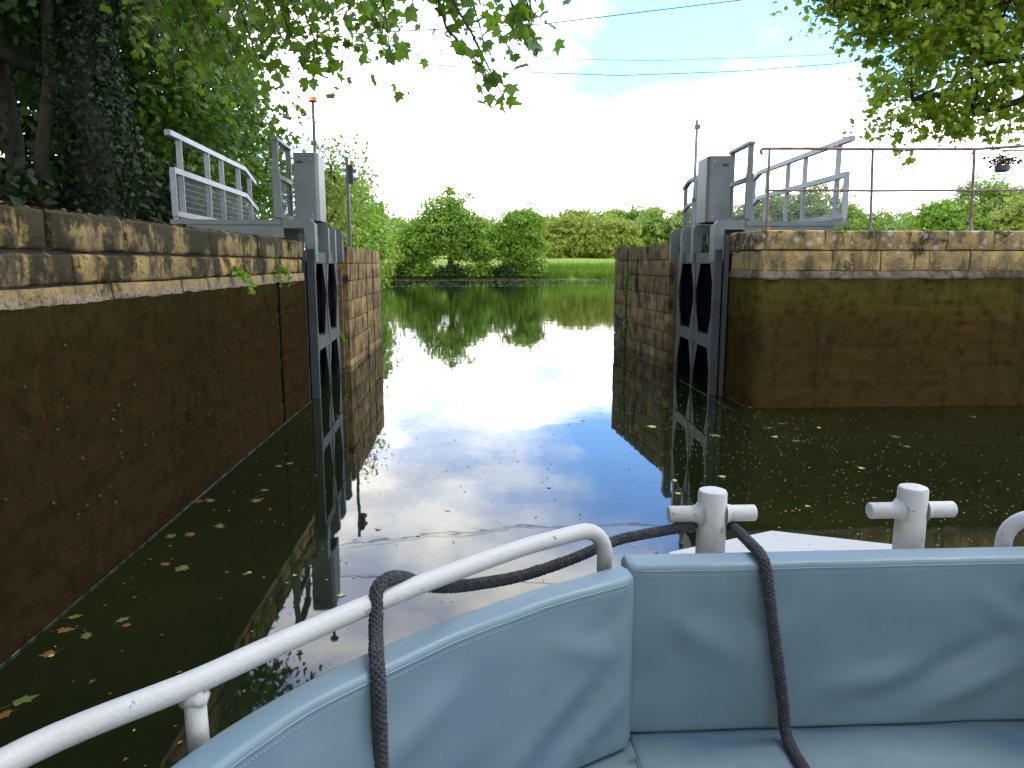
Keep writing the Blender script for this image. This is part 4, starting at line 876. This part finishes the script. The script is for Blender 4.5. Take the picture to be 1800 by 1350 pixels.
def cushion(name, path, d0, d1, z0, z1, r, parent, folds, lean=0, xmax=None, xmin=None, flip=False, seam=True, seed=1, puff=.008, back=0):
    pts = [Vector((p[0], p[1], 0)) for p in path]; m = len(pts)
    S_ = [0.0]
    for i in range(1, m): S_.append(S_[-1] + (pts[i] - pts[i - 1]).length)
    Lt = S_[-1]; prof = rrect(d0, d1, z0, z1, r, .022); n = len(prof); vs = []
    H = z1 - z0
    def fold(s, h):
        w = 0
        for (s0, h0, s1, h1, wd, amp) in folds:
            dx, dy = s1 - s0, h1 - h0; l2 = dx * dx + dy * dy; t = ((s - s0) * dx + (h - h0) * dy) / l2; tc = min(1, max(0, t))
            dist = math.hypot(s - s0 - dx * tc, h - h0 - dy * tc); w += 2.3 * amp * math.exp(-(dist / wd) ** 2) * math.sin(math.pi * min(1, max(.08, tc * .9 + .08)))
        return w + .006 * noise.noise(Vector((s * 4, h * 5, seed))) + .0022 * noise.noise(Vector((s * 14, h * 9, seed + 4))) + .0016 * math.sin(s * 170 + 4 * noise.noise(Vector((s * 9, 0, seed)))) * math.exp(-max(0, H - .02 - h) / .022)
    rings = [(0, .90), (0, .965)] + [(i, 1) for i in range(m)] + [(m - 1, .965), (m - 1, .90)]
    seamp = []
    dc, zc = (d0 + d1) / 2, (z0 + z1) / 2
    for ri, (i, sc) in enumerate(rings):
        t = (pts[min(i + 1, m - 1)] - pts[max(i - 1, 0)]).normalized(); nn = Vector((t.y, -t.x, 0))
        s = S_[i]; e = 0
        if ri == 0: e = -.010
        elif ri == 1: e = -.004
        elif ri == len(rings) - 2: e = .004
        elif ri == len(rings) - 1: e = .010
        for (d, z) in prof:
            if sc < 1:
                d = dc + (d - dc) * (1 - (1 - sc) * min(1, .09 / (d1 - d0) * 3)); z = zc + (z - zc) * (1 - (1 - sc) * min(1, .09 / H * 3))
            front = max(0, min(1, (d - dc) / (d1 - dc))); topf = max(0, min(1, (z - zc) / (z1 - zc)))
            h = (z - z0) if d1 - d0 < H else d
            dd, zz = d, z
            if d1 - d0 < H: dd += front ** 4 * (fold(s, z - z0) + puff * math.sin(math.pi * min(1, max(0, (z - z0) / H))))
            else: zz += topf ** 4 * (fold(s, d) + puff * math.sin(math.pi * min(1, max(0, (d - d0) / (d1 - d0)))))
            dd += lean * (z1 - z)
            p = pts[i] + nn * dd + t * e + Vector((0, 0, zz))
            if xmax is not None: p.x = min(p.x, xmax + e)
            if xmin is not None: p.x = max(p.x, xmin)
            vs.append(p)
        if sc == 1: seamp.append((pts[i], nn, s, t))
    k = len(rings)
    fs = [(i * n + j, i * n + (j + 1) % n, (i + 1) * n + (j + 1) % n, (i + 1) * n + j) for i in range(k - 1) for j in range(n)] + [tuple(range(n)), tuple(range((k - 1) * n, k * n))]
    ob = MB().add(vs, fs).build(name, MAT['vinyl'], parent, smooth=True, autos=70)
    if seam:
        def at(s_i, z, off=.0):
            p, nn, s, t = seamp[s_i]
            q = p + nn * (d1 + lean * (z1 - z) + fold(s, z - z0) * .9 + puff * math.sin(math.pi * min(1, max(0, (z - z0) / H))) + off) + Vector((0, 0, z))
            if xmax is not None: q.x = min(q.x, xmax - .002)
            return q
        mb = MB(); mb.tube([at(i, z1 - r - .004, -.0005) for i in range(1, len(seamp) - 1)], .0028, 6); mb.build('piping', MAT['vinyl'], ob, smooth=True)
        mb = MB(); line = [at(i, z1 - r - .018, .0006) for i in range(1, len(seamp) - 1)]
        for a, b in zip(line[:-1], line[1:]):
            nst = max(1, int((b - a).length / .008))
            for q in range(nst):
                p = a.lerp(b, q / nst); p2 = a.lerp(b, (q + .62) / nst); mb.tube([p, p2], .0009, 4)
        mb.build('stitching', MAT['thread'], ob, kind='stuff')
    return ob
X0 = 1.15
lp = [(-.78, -.6), (-.76, 0), (-.73, .4), (-.70, .7), (-.655, 1.0), (-.575, 1.268), (-.418, 1.508), (-.191, 1.732), (.105, 1.957), (.445, 2.150)]
lpath = [(p.x, p.y) for p in cat([(a, b, 0) for a, b in lp], 9)]
rpath = [(2 * X0 - a, b) for a, b in reversed(lpath)]
mirror_ok = True
Lt = sum(math.dist(a, b) for a, b in zip(lpath, lpath[1:]))
lf = [(Lt - .62, .02, Lt - .20, .30, .030, .008), (Lt - .42, .01, Lt - .06, .34, .026, -.010), (Lt - .32, .0, Lt - .03, .22, .022, .010), (Lt - .16, .40, Lt - .02, .50, .02, -.006), (Lt - .95, .30, Lt - .62, .44, .05, .008), (Lt - .80, .05, Lt - .55, .20, .05, -.007), (Lt - .30, .42, Lt - .05, .30, .03, .004)]
cushion('backrest_cushion', lpath, 0.0, .09, .427, .98, .016, BT, lf, lean=.03, xmax=.468, seed=2)
cpath = [(.478 + (1.822 - .478) * k / 56, 2.225) for k in range(57)]
cf = [(.62, .14, 1.02, .20, .045, .009), (.80, .10, 1.28, .34, .035, -.008), (.95, .06, 1.30, .22, .03, .008), (.02, .10, .22, .46, .03, -.006), (.10, .40, .40, .22, .05, .006), (.36, .42, .44, .30, .02, -.006), (.50, .40, .44, .22, .02, .005), (1.12, .44, 1.31, .30, .04, .006), (1.32, .50, 1.22, .36, .02, -.005)]
cushion('backrest_cushion', cpath, 0, .10, .430, .985, .016, BT, cf, lean=.035, seed=3)
cushion('backrest_cushion', rpath, 0, .09, .427, .98, .016, BT, [(.05, .05, .4, .3, .04, .007)], lean=.03, xmin=1.832, seed=4)
sp_ = [(.493 + (1.808 - .493) * k / 50, 2.165) for k in range(51)]
cushion('seat_cushion', sp_, 0.0, .62, .305, .425, .02, BT, [(.3, .2, .5, .5, .08, .004), (.9, .15, 1.1, .4, .08, -.004)], seam=False, seed=5, puff=.006)
cushion('seat_cushion', lpath, .03, .60, .305, .423, .02, BT, [], seam=False, seed=6, xmax=.482, puff=.004)
cushion('seat_cushion', rpath, .03, .60, .305, .423, .02, BT, [], seam=False, seed=7, xmin=1.818, puff=.004)
# hull: skin, gunwale, foredeck, cabin floor
def offs(path, o):
    out = []
    for i, p in enumerate(path):
        a = Vector(path[max(0, i - 1)]); b = Vector(path[min(len(path) - 1, i + 1)]); t = (b - a).normalized(); out.append((p[0] - t.y * o, p[1] + t.x * o))
    return out
lo_ = offs(lpath[::3], .075); ro_ = offs(rpath[::3], .075)
lo_ = [p for p in lo_ if p[0] < .36]; ro_ = [p for p in ro_ if p[0] > 1.94]
mb = MB(); out = lo_ + [(.40, 2.27), (.815, 2.872), (1.33, 3.09), (1.86, 2.868), (1.93, 2.27)] + ro_
zt = [.86] * len(lo_) + [.70] * 5 + [.86] * len(ro_); n = len(out)
vs = [(x, y, z) for (x, y), z in zip(out, zt)] + [(X0 + (x - X0) * .985, 1.2 + (y - 1.2) * .985, .30) for x, y in out] + [(X0 + (x - X0) * .88, 1.2 + (y - 1.2) * .90, -.35) for x, y in out]
mb.add(vs, [(r_ * n + i, r_ * n + i + 1, (r_ + 1) * n + i + 1, (r_ + 1) * n + i) for r_ in (0, 1) for i in range(n - 1)])
hull = mb.build('hull', MAT['white'], BT, smooth=True, autos=35)
inn = [(X0 + (x - X0) * .955, 1.2 + (y - 1.2) * .955) for x, y in out]
mb = MB()
for seq in (list(range(len(lo_))), list(range(n - len(ro_), n))):
    for i, j in zip(seq[:-1], seq[1:]):
        mb.add([(*out[i], .862), (*out[j], .862), (*inn[j], .862), (*inn[i], .862)], [(0, 1, 2, 3)])
mb.build('gunwale', MAT['white'], hull)
dk = [(.40, 2.245), (.398, 2.272), (.81, 2.878), (1.33, 3.098), (1.865, 2.874), (1.932, 2.272), (1.93, 2.245)]
mb = MB(); mb.prism([(x, y, .702) for x, y in dk], (0, 0, .018)); mb.build('foredeck', MAT['white'], BT, bevel=.004)
mb = MB(); mb.add([(-.6, -.6, .03), (2.9, -.6, .03), (2.75, 1.1, .03), (1.9, 2.1, .03), (.4, 2.1, .03), (-.45, 1.1, .03)], [(0, 1, 2, 3, 4, 5)]); mb.build('floor', MAT['pot'], BT)
for (p0, p1) in (((.42, 2.246), (1.9, 2.246)),):
    MB().box(.42, 1.9, 2.235, 2.243, .03, .93).build('bulkhead', MAT['white'], BT)
# bollards
for bx in (.828, 1.545):
    by = 2.43; mb = MB(); mb.lathe([(.051, 0), (.050, .395), (.046, .404), (.035, .408)], (bx, by, .72), 28)
    b = mb.build('bollard', MAT['white2'], BT, smooth=True, autos=30)
    for s in (-1, 1):
        xs = [.043, .050, .058, .070, .150, .153]; rr_ = [.046, .037, .032, .0285, .0285, .026]
        mb = MB(); mb.tube([(bx + s * x, by, 1.040) for x in xs], rr_, 18); mb.build('cross_bar', MAT['white2'], b, smooth=True, autos=40)
    mb = MB(); mb.lathe([(.075, 0), (.075, .006), (.052, .010)], (bx, by, .7205), 24); mb.build('base_plate', MAT['white2'], b)
# handrails
rl = [(-.98, .55, 1.07), (-.93, .80, 1.07), (-.797, 1.165, 1.07), (-.565, 1.40, 1.07), (-.425, 1.555, 1.07), (-.194, 1.790, 1.07), (.111, 2.052, 1.07), (.27, 2.158, 1.07)]
rl0 = rl
def rail_path(extra):
    r_ = [tuple(p) for p in cat(rl0 + extra, 8)]; ex, ey, _ = r_[-1]
    for k in range(1, 9):
        a = R(90 * k / 8); r_.append((ex + .086 * math.sin(a), ey + .05 * math.sin(a), .97 + .10 * math.cos(a)))
    return r_ + [(ex + .087, ey + .052, .85), (ex + .087, ey + .052, .68)]
for sgn in (1, -1):
    mx = lambda p: p if sgn > 0 else (2 * X0 - p[0], p[1], p[2])
    mb = MB(); mb.tube([mx(p) for p in rail_path([(.335, 2.197, 1.07)] if sgn > 0 else [(.42, 2.247, 1.07)])], .0255, 18); hr = mb.build('handrail', MAT['white'], BT, smooth=True, autos=60)
    for (x, y, bx, by) in ((-.565, 1.40, -.56, 1.395), (-.90, .88, -.80, .86)):
        mb = MB(); mb.tube([mx((x, y, 1.065)), mx((bx, by, .84))], .0215, 16); st = mb.build('stanchion', MAT['white'], hr, smooth=True)
        mb = MB()
        vs = []; nn_ = 24
        for i_, (rr_, zz_) in enumerate(((.0225, 1.026), (.027, 1.031), (.0285, 1.040), (.024, 1.052))):
            for k in range(nn_):
                a = 2 * math.pi * k / nn_; q = 1 + .10 * math.sin(k * 2.3) * (i_ in (1, 2)); vs.append(mx((x + rr_ * q * math.cos(a), y + rr_ * q * math.sin(a), zz_ + .004 * math.sin(3 * a))))
        mb.add(vs, [(i_ * nn_ + k, i_ * nn_ + (k + 1) % nn_, (i_ + 1) * nn_ + (k + 1) % nn_, (i_ + 1) * nn_ + k) for i_ in range(3) for k in range(nn_)]); mb.build('weld', MAT['white'], st, smooth=True)
# ---------------------------------------------------------------- braided rope
RP = [(-.218, 1.54, .36), (-.219, 1.55, .5), (-.219, 1.553, .70), (-.219, 1.557, .88), (-.221, 1.568, .968), (-.228, 1.605, 1.002), (-.235, 1.655, 1.008), (-.240, 1.700, 1.045), (-.240, 1.735, 1.105), (-.215, 1.775, 1.116), (-.185, 1.825, 1.095), (-.14, 1.885, 1.050), (-.075, 1.955, 1.008),
      (.027, 2.055, .972), (.152, 2.160, .947), (.306, 2.262, .950), (.437, 2.34, .968), (.507, 2.38, .974), (.642, 2.41, .986), (.752, 2.425, .998), (.775, 2.478, 1.0), (.828, 2.502, .995), (.885, 2.475, .990), (.899, 2.40, .996), (.898, 2.30, 1.0), (.895, 2.225, 1.003), (.893, 2.15, 1.003), (.895, 2.108, .975), (.902, 2.090, .90), (.915, 2.078, .80), (.935, 2.070, .68), (.952, 2.060, .56), (.960, 2.046, .470), (.960, 1.995, .444), (.953, 1.88, .446), (.945, 1.72, .447), (.93, 1.52, .443)]
def rope(path, Rr):
    C = cat(path, 14); Q = [C[0]]; acc = 0
    ds = .0045; i = 0                                           # resample evenly
    pts = [C[0]]; rem = ds
    for a, b in zip(C[:-1], C[1:]):
        l = (b - a).length; pos = 0
        while l - pos >= rem: pos += rem; pts.append(a.lerp(b, pos / l)); rem = ds
        rem -= l - pos
    m = len(pts); T = [(pts[min(i + 1, m - 1)] - pts[max(i - 1, 0)]).normalized() for i in range(m)]
    nrm = Vector((1, 0, 0)); nrm = (nrm - T[0] * nrm.dot(T[0])).normalized(); fr = []
    for i in range(m): nrm = (nrm - T[i] * nrm.dot(T[i])).normalized(); fr.append((nrm.copy(), T[i].cross(nrm)))
    mb = MB(); mb.tube(pts[::3], Rr * .66, 10)
    pitch = .085; ns = 6
    for hand in (1, -1):
        for s in range(ns):
            P = []
            for i in range(m):
                th = hand * 2 * math.pi * (i * ds) / pitch + 2 * math.pi * s / ns + (0 if hand > 0 else math.pi / ns)
                rr_ = Rr * (.80 + .13 * hand * math.sin(ns * (i * ds) * 2 * math.pi / pitch + s * 0)) * (1 + .03 * math.sin(i * .7 + s))
                P.append(pts[i] + (fr[i][0] * math.cos(th) + fr[i][1] * math.sin(th)) * rr_)
            mb.tube(P, Rr * .27, 5, True)
    return mb.build('mooring_rope', MAT['rope'], None, smooth=True, recalc=False)
tag(rope(RP, .0165), 'thick black braided mooring rope looped over the handrail and around the bollard', 'rope')

# ---------------------------------------------------------------- floating leaves and scum
rngf = np.random.default_rng(21)
FLOAT = [
    (-2.145, 3.742, 'b', 0.12, 'beside the mossy wall, in the pair nearest the stanchion'),
    (-2.004, 3.675, 'g', 0.11, 'in a cluster by the mossy wall'),
    (-2.177, 3.89, 'g', 0.1, 'in a cluster by the mossy wall'),
    (-1.9, 3.842, 'g', 0.12, 'alone with its stalk curled, by the mossy wall'),
    (-1.849, 3.776, 'b', 0.07, 'tucked under a green one by the mossy wall'),
    (-2.099, 3.499, 'b', 0.12, 'below the cluster by the mossy wall'),
    (-2.076, 3.482, 'y', 0.05, 'on top of a brown leaf by the mossy wall'),
    (-1.989, 3.099, 'g', 0.15, 'the biggest, near the boat handrail'),
    (-2.007, 3.0, 'b', 0.1, 'next to the biggest green leaf'),
    (-2.128, 5.095, 'g', 0.13, 'along the foot of the mossy wall'),
    (-2.008, 5.122, 'b', 0.1, 'along the foot of the mossy wall'),
    (-1.839, 4.518, 'g', 0.13, 'with a brown one beside it, off the mossy wall'),
    (-1.976, 4.597, 'b', 0.09, 'beside a green one, off the mossy wall'),
    (-2.133, 5.895, 'g', 0.16, 'in the wide raft along the mossy wall'),
    (-2.215, 5.87, 'b', 0.11, 'in the raft along the mossy wall'),
    (-1.865, 5.287, 'g', 0.12, 'with an orange edge off the mossy wall'),
    (-1.832, 5.25, 'b', 0.07, 'under a green leaf off the mossy wall'),
    (-1.765, 5.875, 'b', 0.15, 'in the dark reflection of the wood'),
    (-1.771, 6.15, 'g', 0.12, 'in the dark reflection of the wood'),
    (-1.843, 6.903, 'b', 0.12, 'in the dark water by the beacon gate'),
    (-1.76, 6.999, 'g', 0.11, 'in the dark water by the beacon gate'),
    (-1.106, 4.375, 'y', 0.06, 'in the dark reflection of the wood'),
    (-0.864, 3.819, 'y', 0.07, 'beneath the boat handrail'),
    (-1.399, 4.433, 'y', 0.05, 'in the dark reflection of the wood'),
    (-1.419, 4.409, 'g', 0.06, 'in the dark reflection of the wood'),
    (-0.771, 4.08, 'y', 0.07, 'in the reflected tree leaves by the handrail'),
    (-0.203, 5.539, 'y', 0.07, 'in the reflected clouds'),
    (0.646, 6.101, 'y', 0.07, 'in the reflected clouds'),
    (-0.692, 5.165, 'y', 0.09, 'in the reflected clouds'),
    (-0.394, 5.013, 'y', 0.05, 'in the reflected clouds'),
    (1.343, 8.786, 'b', 0.12, 'in the reflected clouds mid channel'),
    (4.544, 7.333, 'g', 0.16, 'curling up off the lichen-spotted wall'),
    (4.685, 7.765, 'g', 0.16, 'near the foot of the lichen-spotted wall'),
    (3.646, 6.548, 'y', 0.11, 'in front of the lichen-spotted wall'),
    (2.644, 5.495, 'y', 0.1, 'just beyond the bollards'),
    (3.489, 7.642, 'g', 0.14, 'in front of the lichen-spotted wall'),
    (3.449, 8.292, 'g', 0.14, 'by the corner of the lichen-spotted wall'),
    (3.342, 7.837, 'y', 0.11, 'by the corner of the lichen-spotted wall'),
    (4.047, 8.26, 'y', 0.1, 'in front of the lichen-spotted wall'),
    (2.705, 7.926, 'g', 0.18, 'in the reflection of the bare-pole gate'),
    (2.233, 6.342, 'y', 0.1, 'in the reflection of the bare-pole gate'),
    (1.779, 6.242, 'y', 0.09, 'in the reflection of the stone pier'),
    (1.706, 5.869, 'y', 0.08, 'in the reflection of the stone pier'),
    (3.705, 8.497, 'g', 0.13, 'by the corner of the lichen-spotted wall'),
    (2.099, 8.426, 'y', 0.2, 'in the reflection of the stone pier'),
    (6.256, 8.76, 'g', 0.14, 'close under the lichen-spotted wall'),
    (4.631, 6.072, 'b', 0.06, 'alone on the dark water beyond the bollards')]
names = {'g': ('float_green', 'green'), 'b': ('float_brown', 'brown'), 'y': ('float_yel', 'yellow')}
for i, (x, y, c, s, where) in enumerate(FLOAT):
    s *= .70
    v, t = leafshape('plane'); a = rngf.random() * 6.28; ca, sa = math.cos(a), math.sin(a)
    q = v * s * np.array([rngf.uniform(.6, 1.0), rngf.uniform(.8, 1.1), 1]) + rngf.normal(0, .05, v.shape) * s * np.array([1, 1, .7]); q[:, 2] += s * .25 * np.abs(q[:, 0] / s) ** 1.5 * rngf.uniform(-1, .4)
    st_ = [(0, -.40 * s, 0), (.05 * s, -.62 * s, 0), (.14 * s, -.85 * s, .01)]; qs = []
    for (px_, py_, pz_) in st_: qs += [(px_ - .012 * s, py_, pz_), (px_ + .012 * s, py_, pz_)]
    t = np.concatenate([t, np.array([(13, 14, 15), (14, 16, 15), (15, 16, 17), (16, 18, 17)])]); q = np.concatenate([q, np.array(qs)])
    V = np.stack([q[:, 0] * ca - q[:, 1] * sa, q[:, 0] * sa + q[:, 1] * ca, .004 + .004 * rngf.random() + q[:, 2] * .6], 1); V[:, 2] = np.maximum(V[:, 2], .0025)
    o = link('floating_leaf', tri_mesh('floating_leaf', V, t), MAT[names[c][0]]); o.location = (x, y, 0)
    tag(o, '%s plane leaf floating %s' % (names[c][1], where), 'leaf', 'fallen leaves floating in the lock')
def bits(name, label, cat, P, s, mat, seed):
    rng = np.random.default_rng(seed); V, T = scatter_leaves(rng, P, s, 'diamond', 14, None, 0, .45); V[:, 2] = np.maximum(V[:, 2], .002); tag(link(name, tri_mesh(name, V, T), mat, None, 'stuff'), label, cat)
def area(n, x0, x1, y0, y1, seed, pw=1.0, clump=0):
    rng = np.random.default_rng(seed); P = np.stack([rng.uniform(x0, x1, n), y0 + (y1 - y0) * rng.random(n) ** pw, np.full(n, .005)], 1)
    if clump: P[:, :2] += rng.normal(0, .3, (n, 2)); k = rng.random(n) < .5; P[k, :2] = P[rng.integers(0, n, k.sum()), :2] + rng.normal(0, clump, (k.sum(), 2))
    P[:, 0] = np.where(P[:, 1] > 9.3, np.clip(P[:, 0], -2.1, 3.4), np.clip(P[:, 0], -2.1, 9)); return P
bits('floating_petals', 'pale petals and seeds speckling the water of the lock', 'flotsam', np.concatenate([area(2200, -2.1, 6.5, 2.2, 22, 1, .8, .25), area(1300, 1.4, 4.5, 3.5, 12, 9, 1, .3)]), .013, MAT['float_yel'], 2)
bits('floating_scraps', 'brown leaf scraps drifting on the lock water', 'flotsam', area(700, -2.1, 4.5, 2.4, 20, 3, .9, .2), .022, MAT['float_brown'], 4)
rng = np.random.default_rng(6); P = area(1500, -9, 24, 40, 90, 5, .7); P[:, 0] = rng.uniform(-8, 16, 1500) ; P[:, 1] = rng.choice([84, 86, 79, 72, 87, 64], 1500) + rng.normal(0, .5, 1500) + P[:, 0] * .10; P[:, 0] = np.maximum(P[:, 0], -.1 * P[:, 1])
bits('water_lilies', 'pale floating weed in thin streaks near the far bank', 'waterweed', P, .13, leaf_mat('pale_weed', (.28, .34, .2), (.45, .48, .36), (.1, .1, .05), .1), 7)
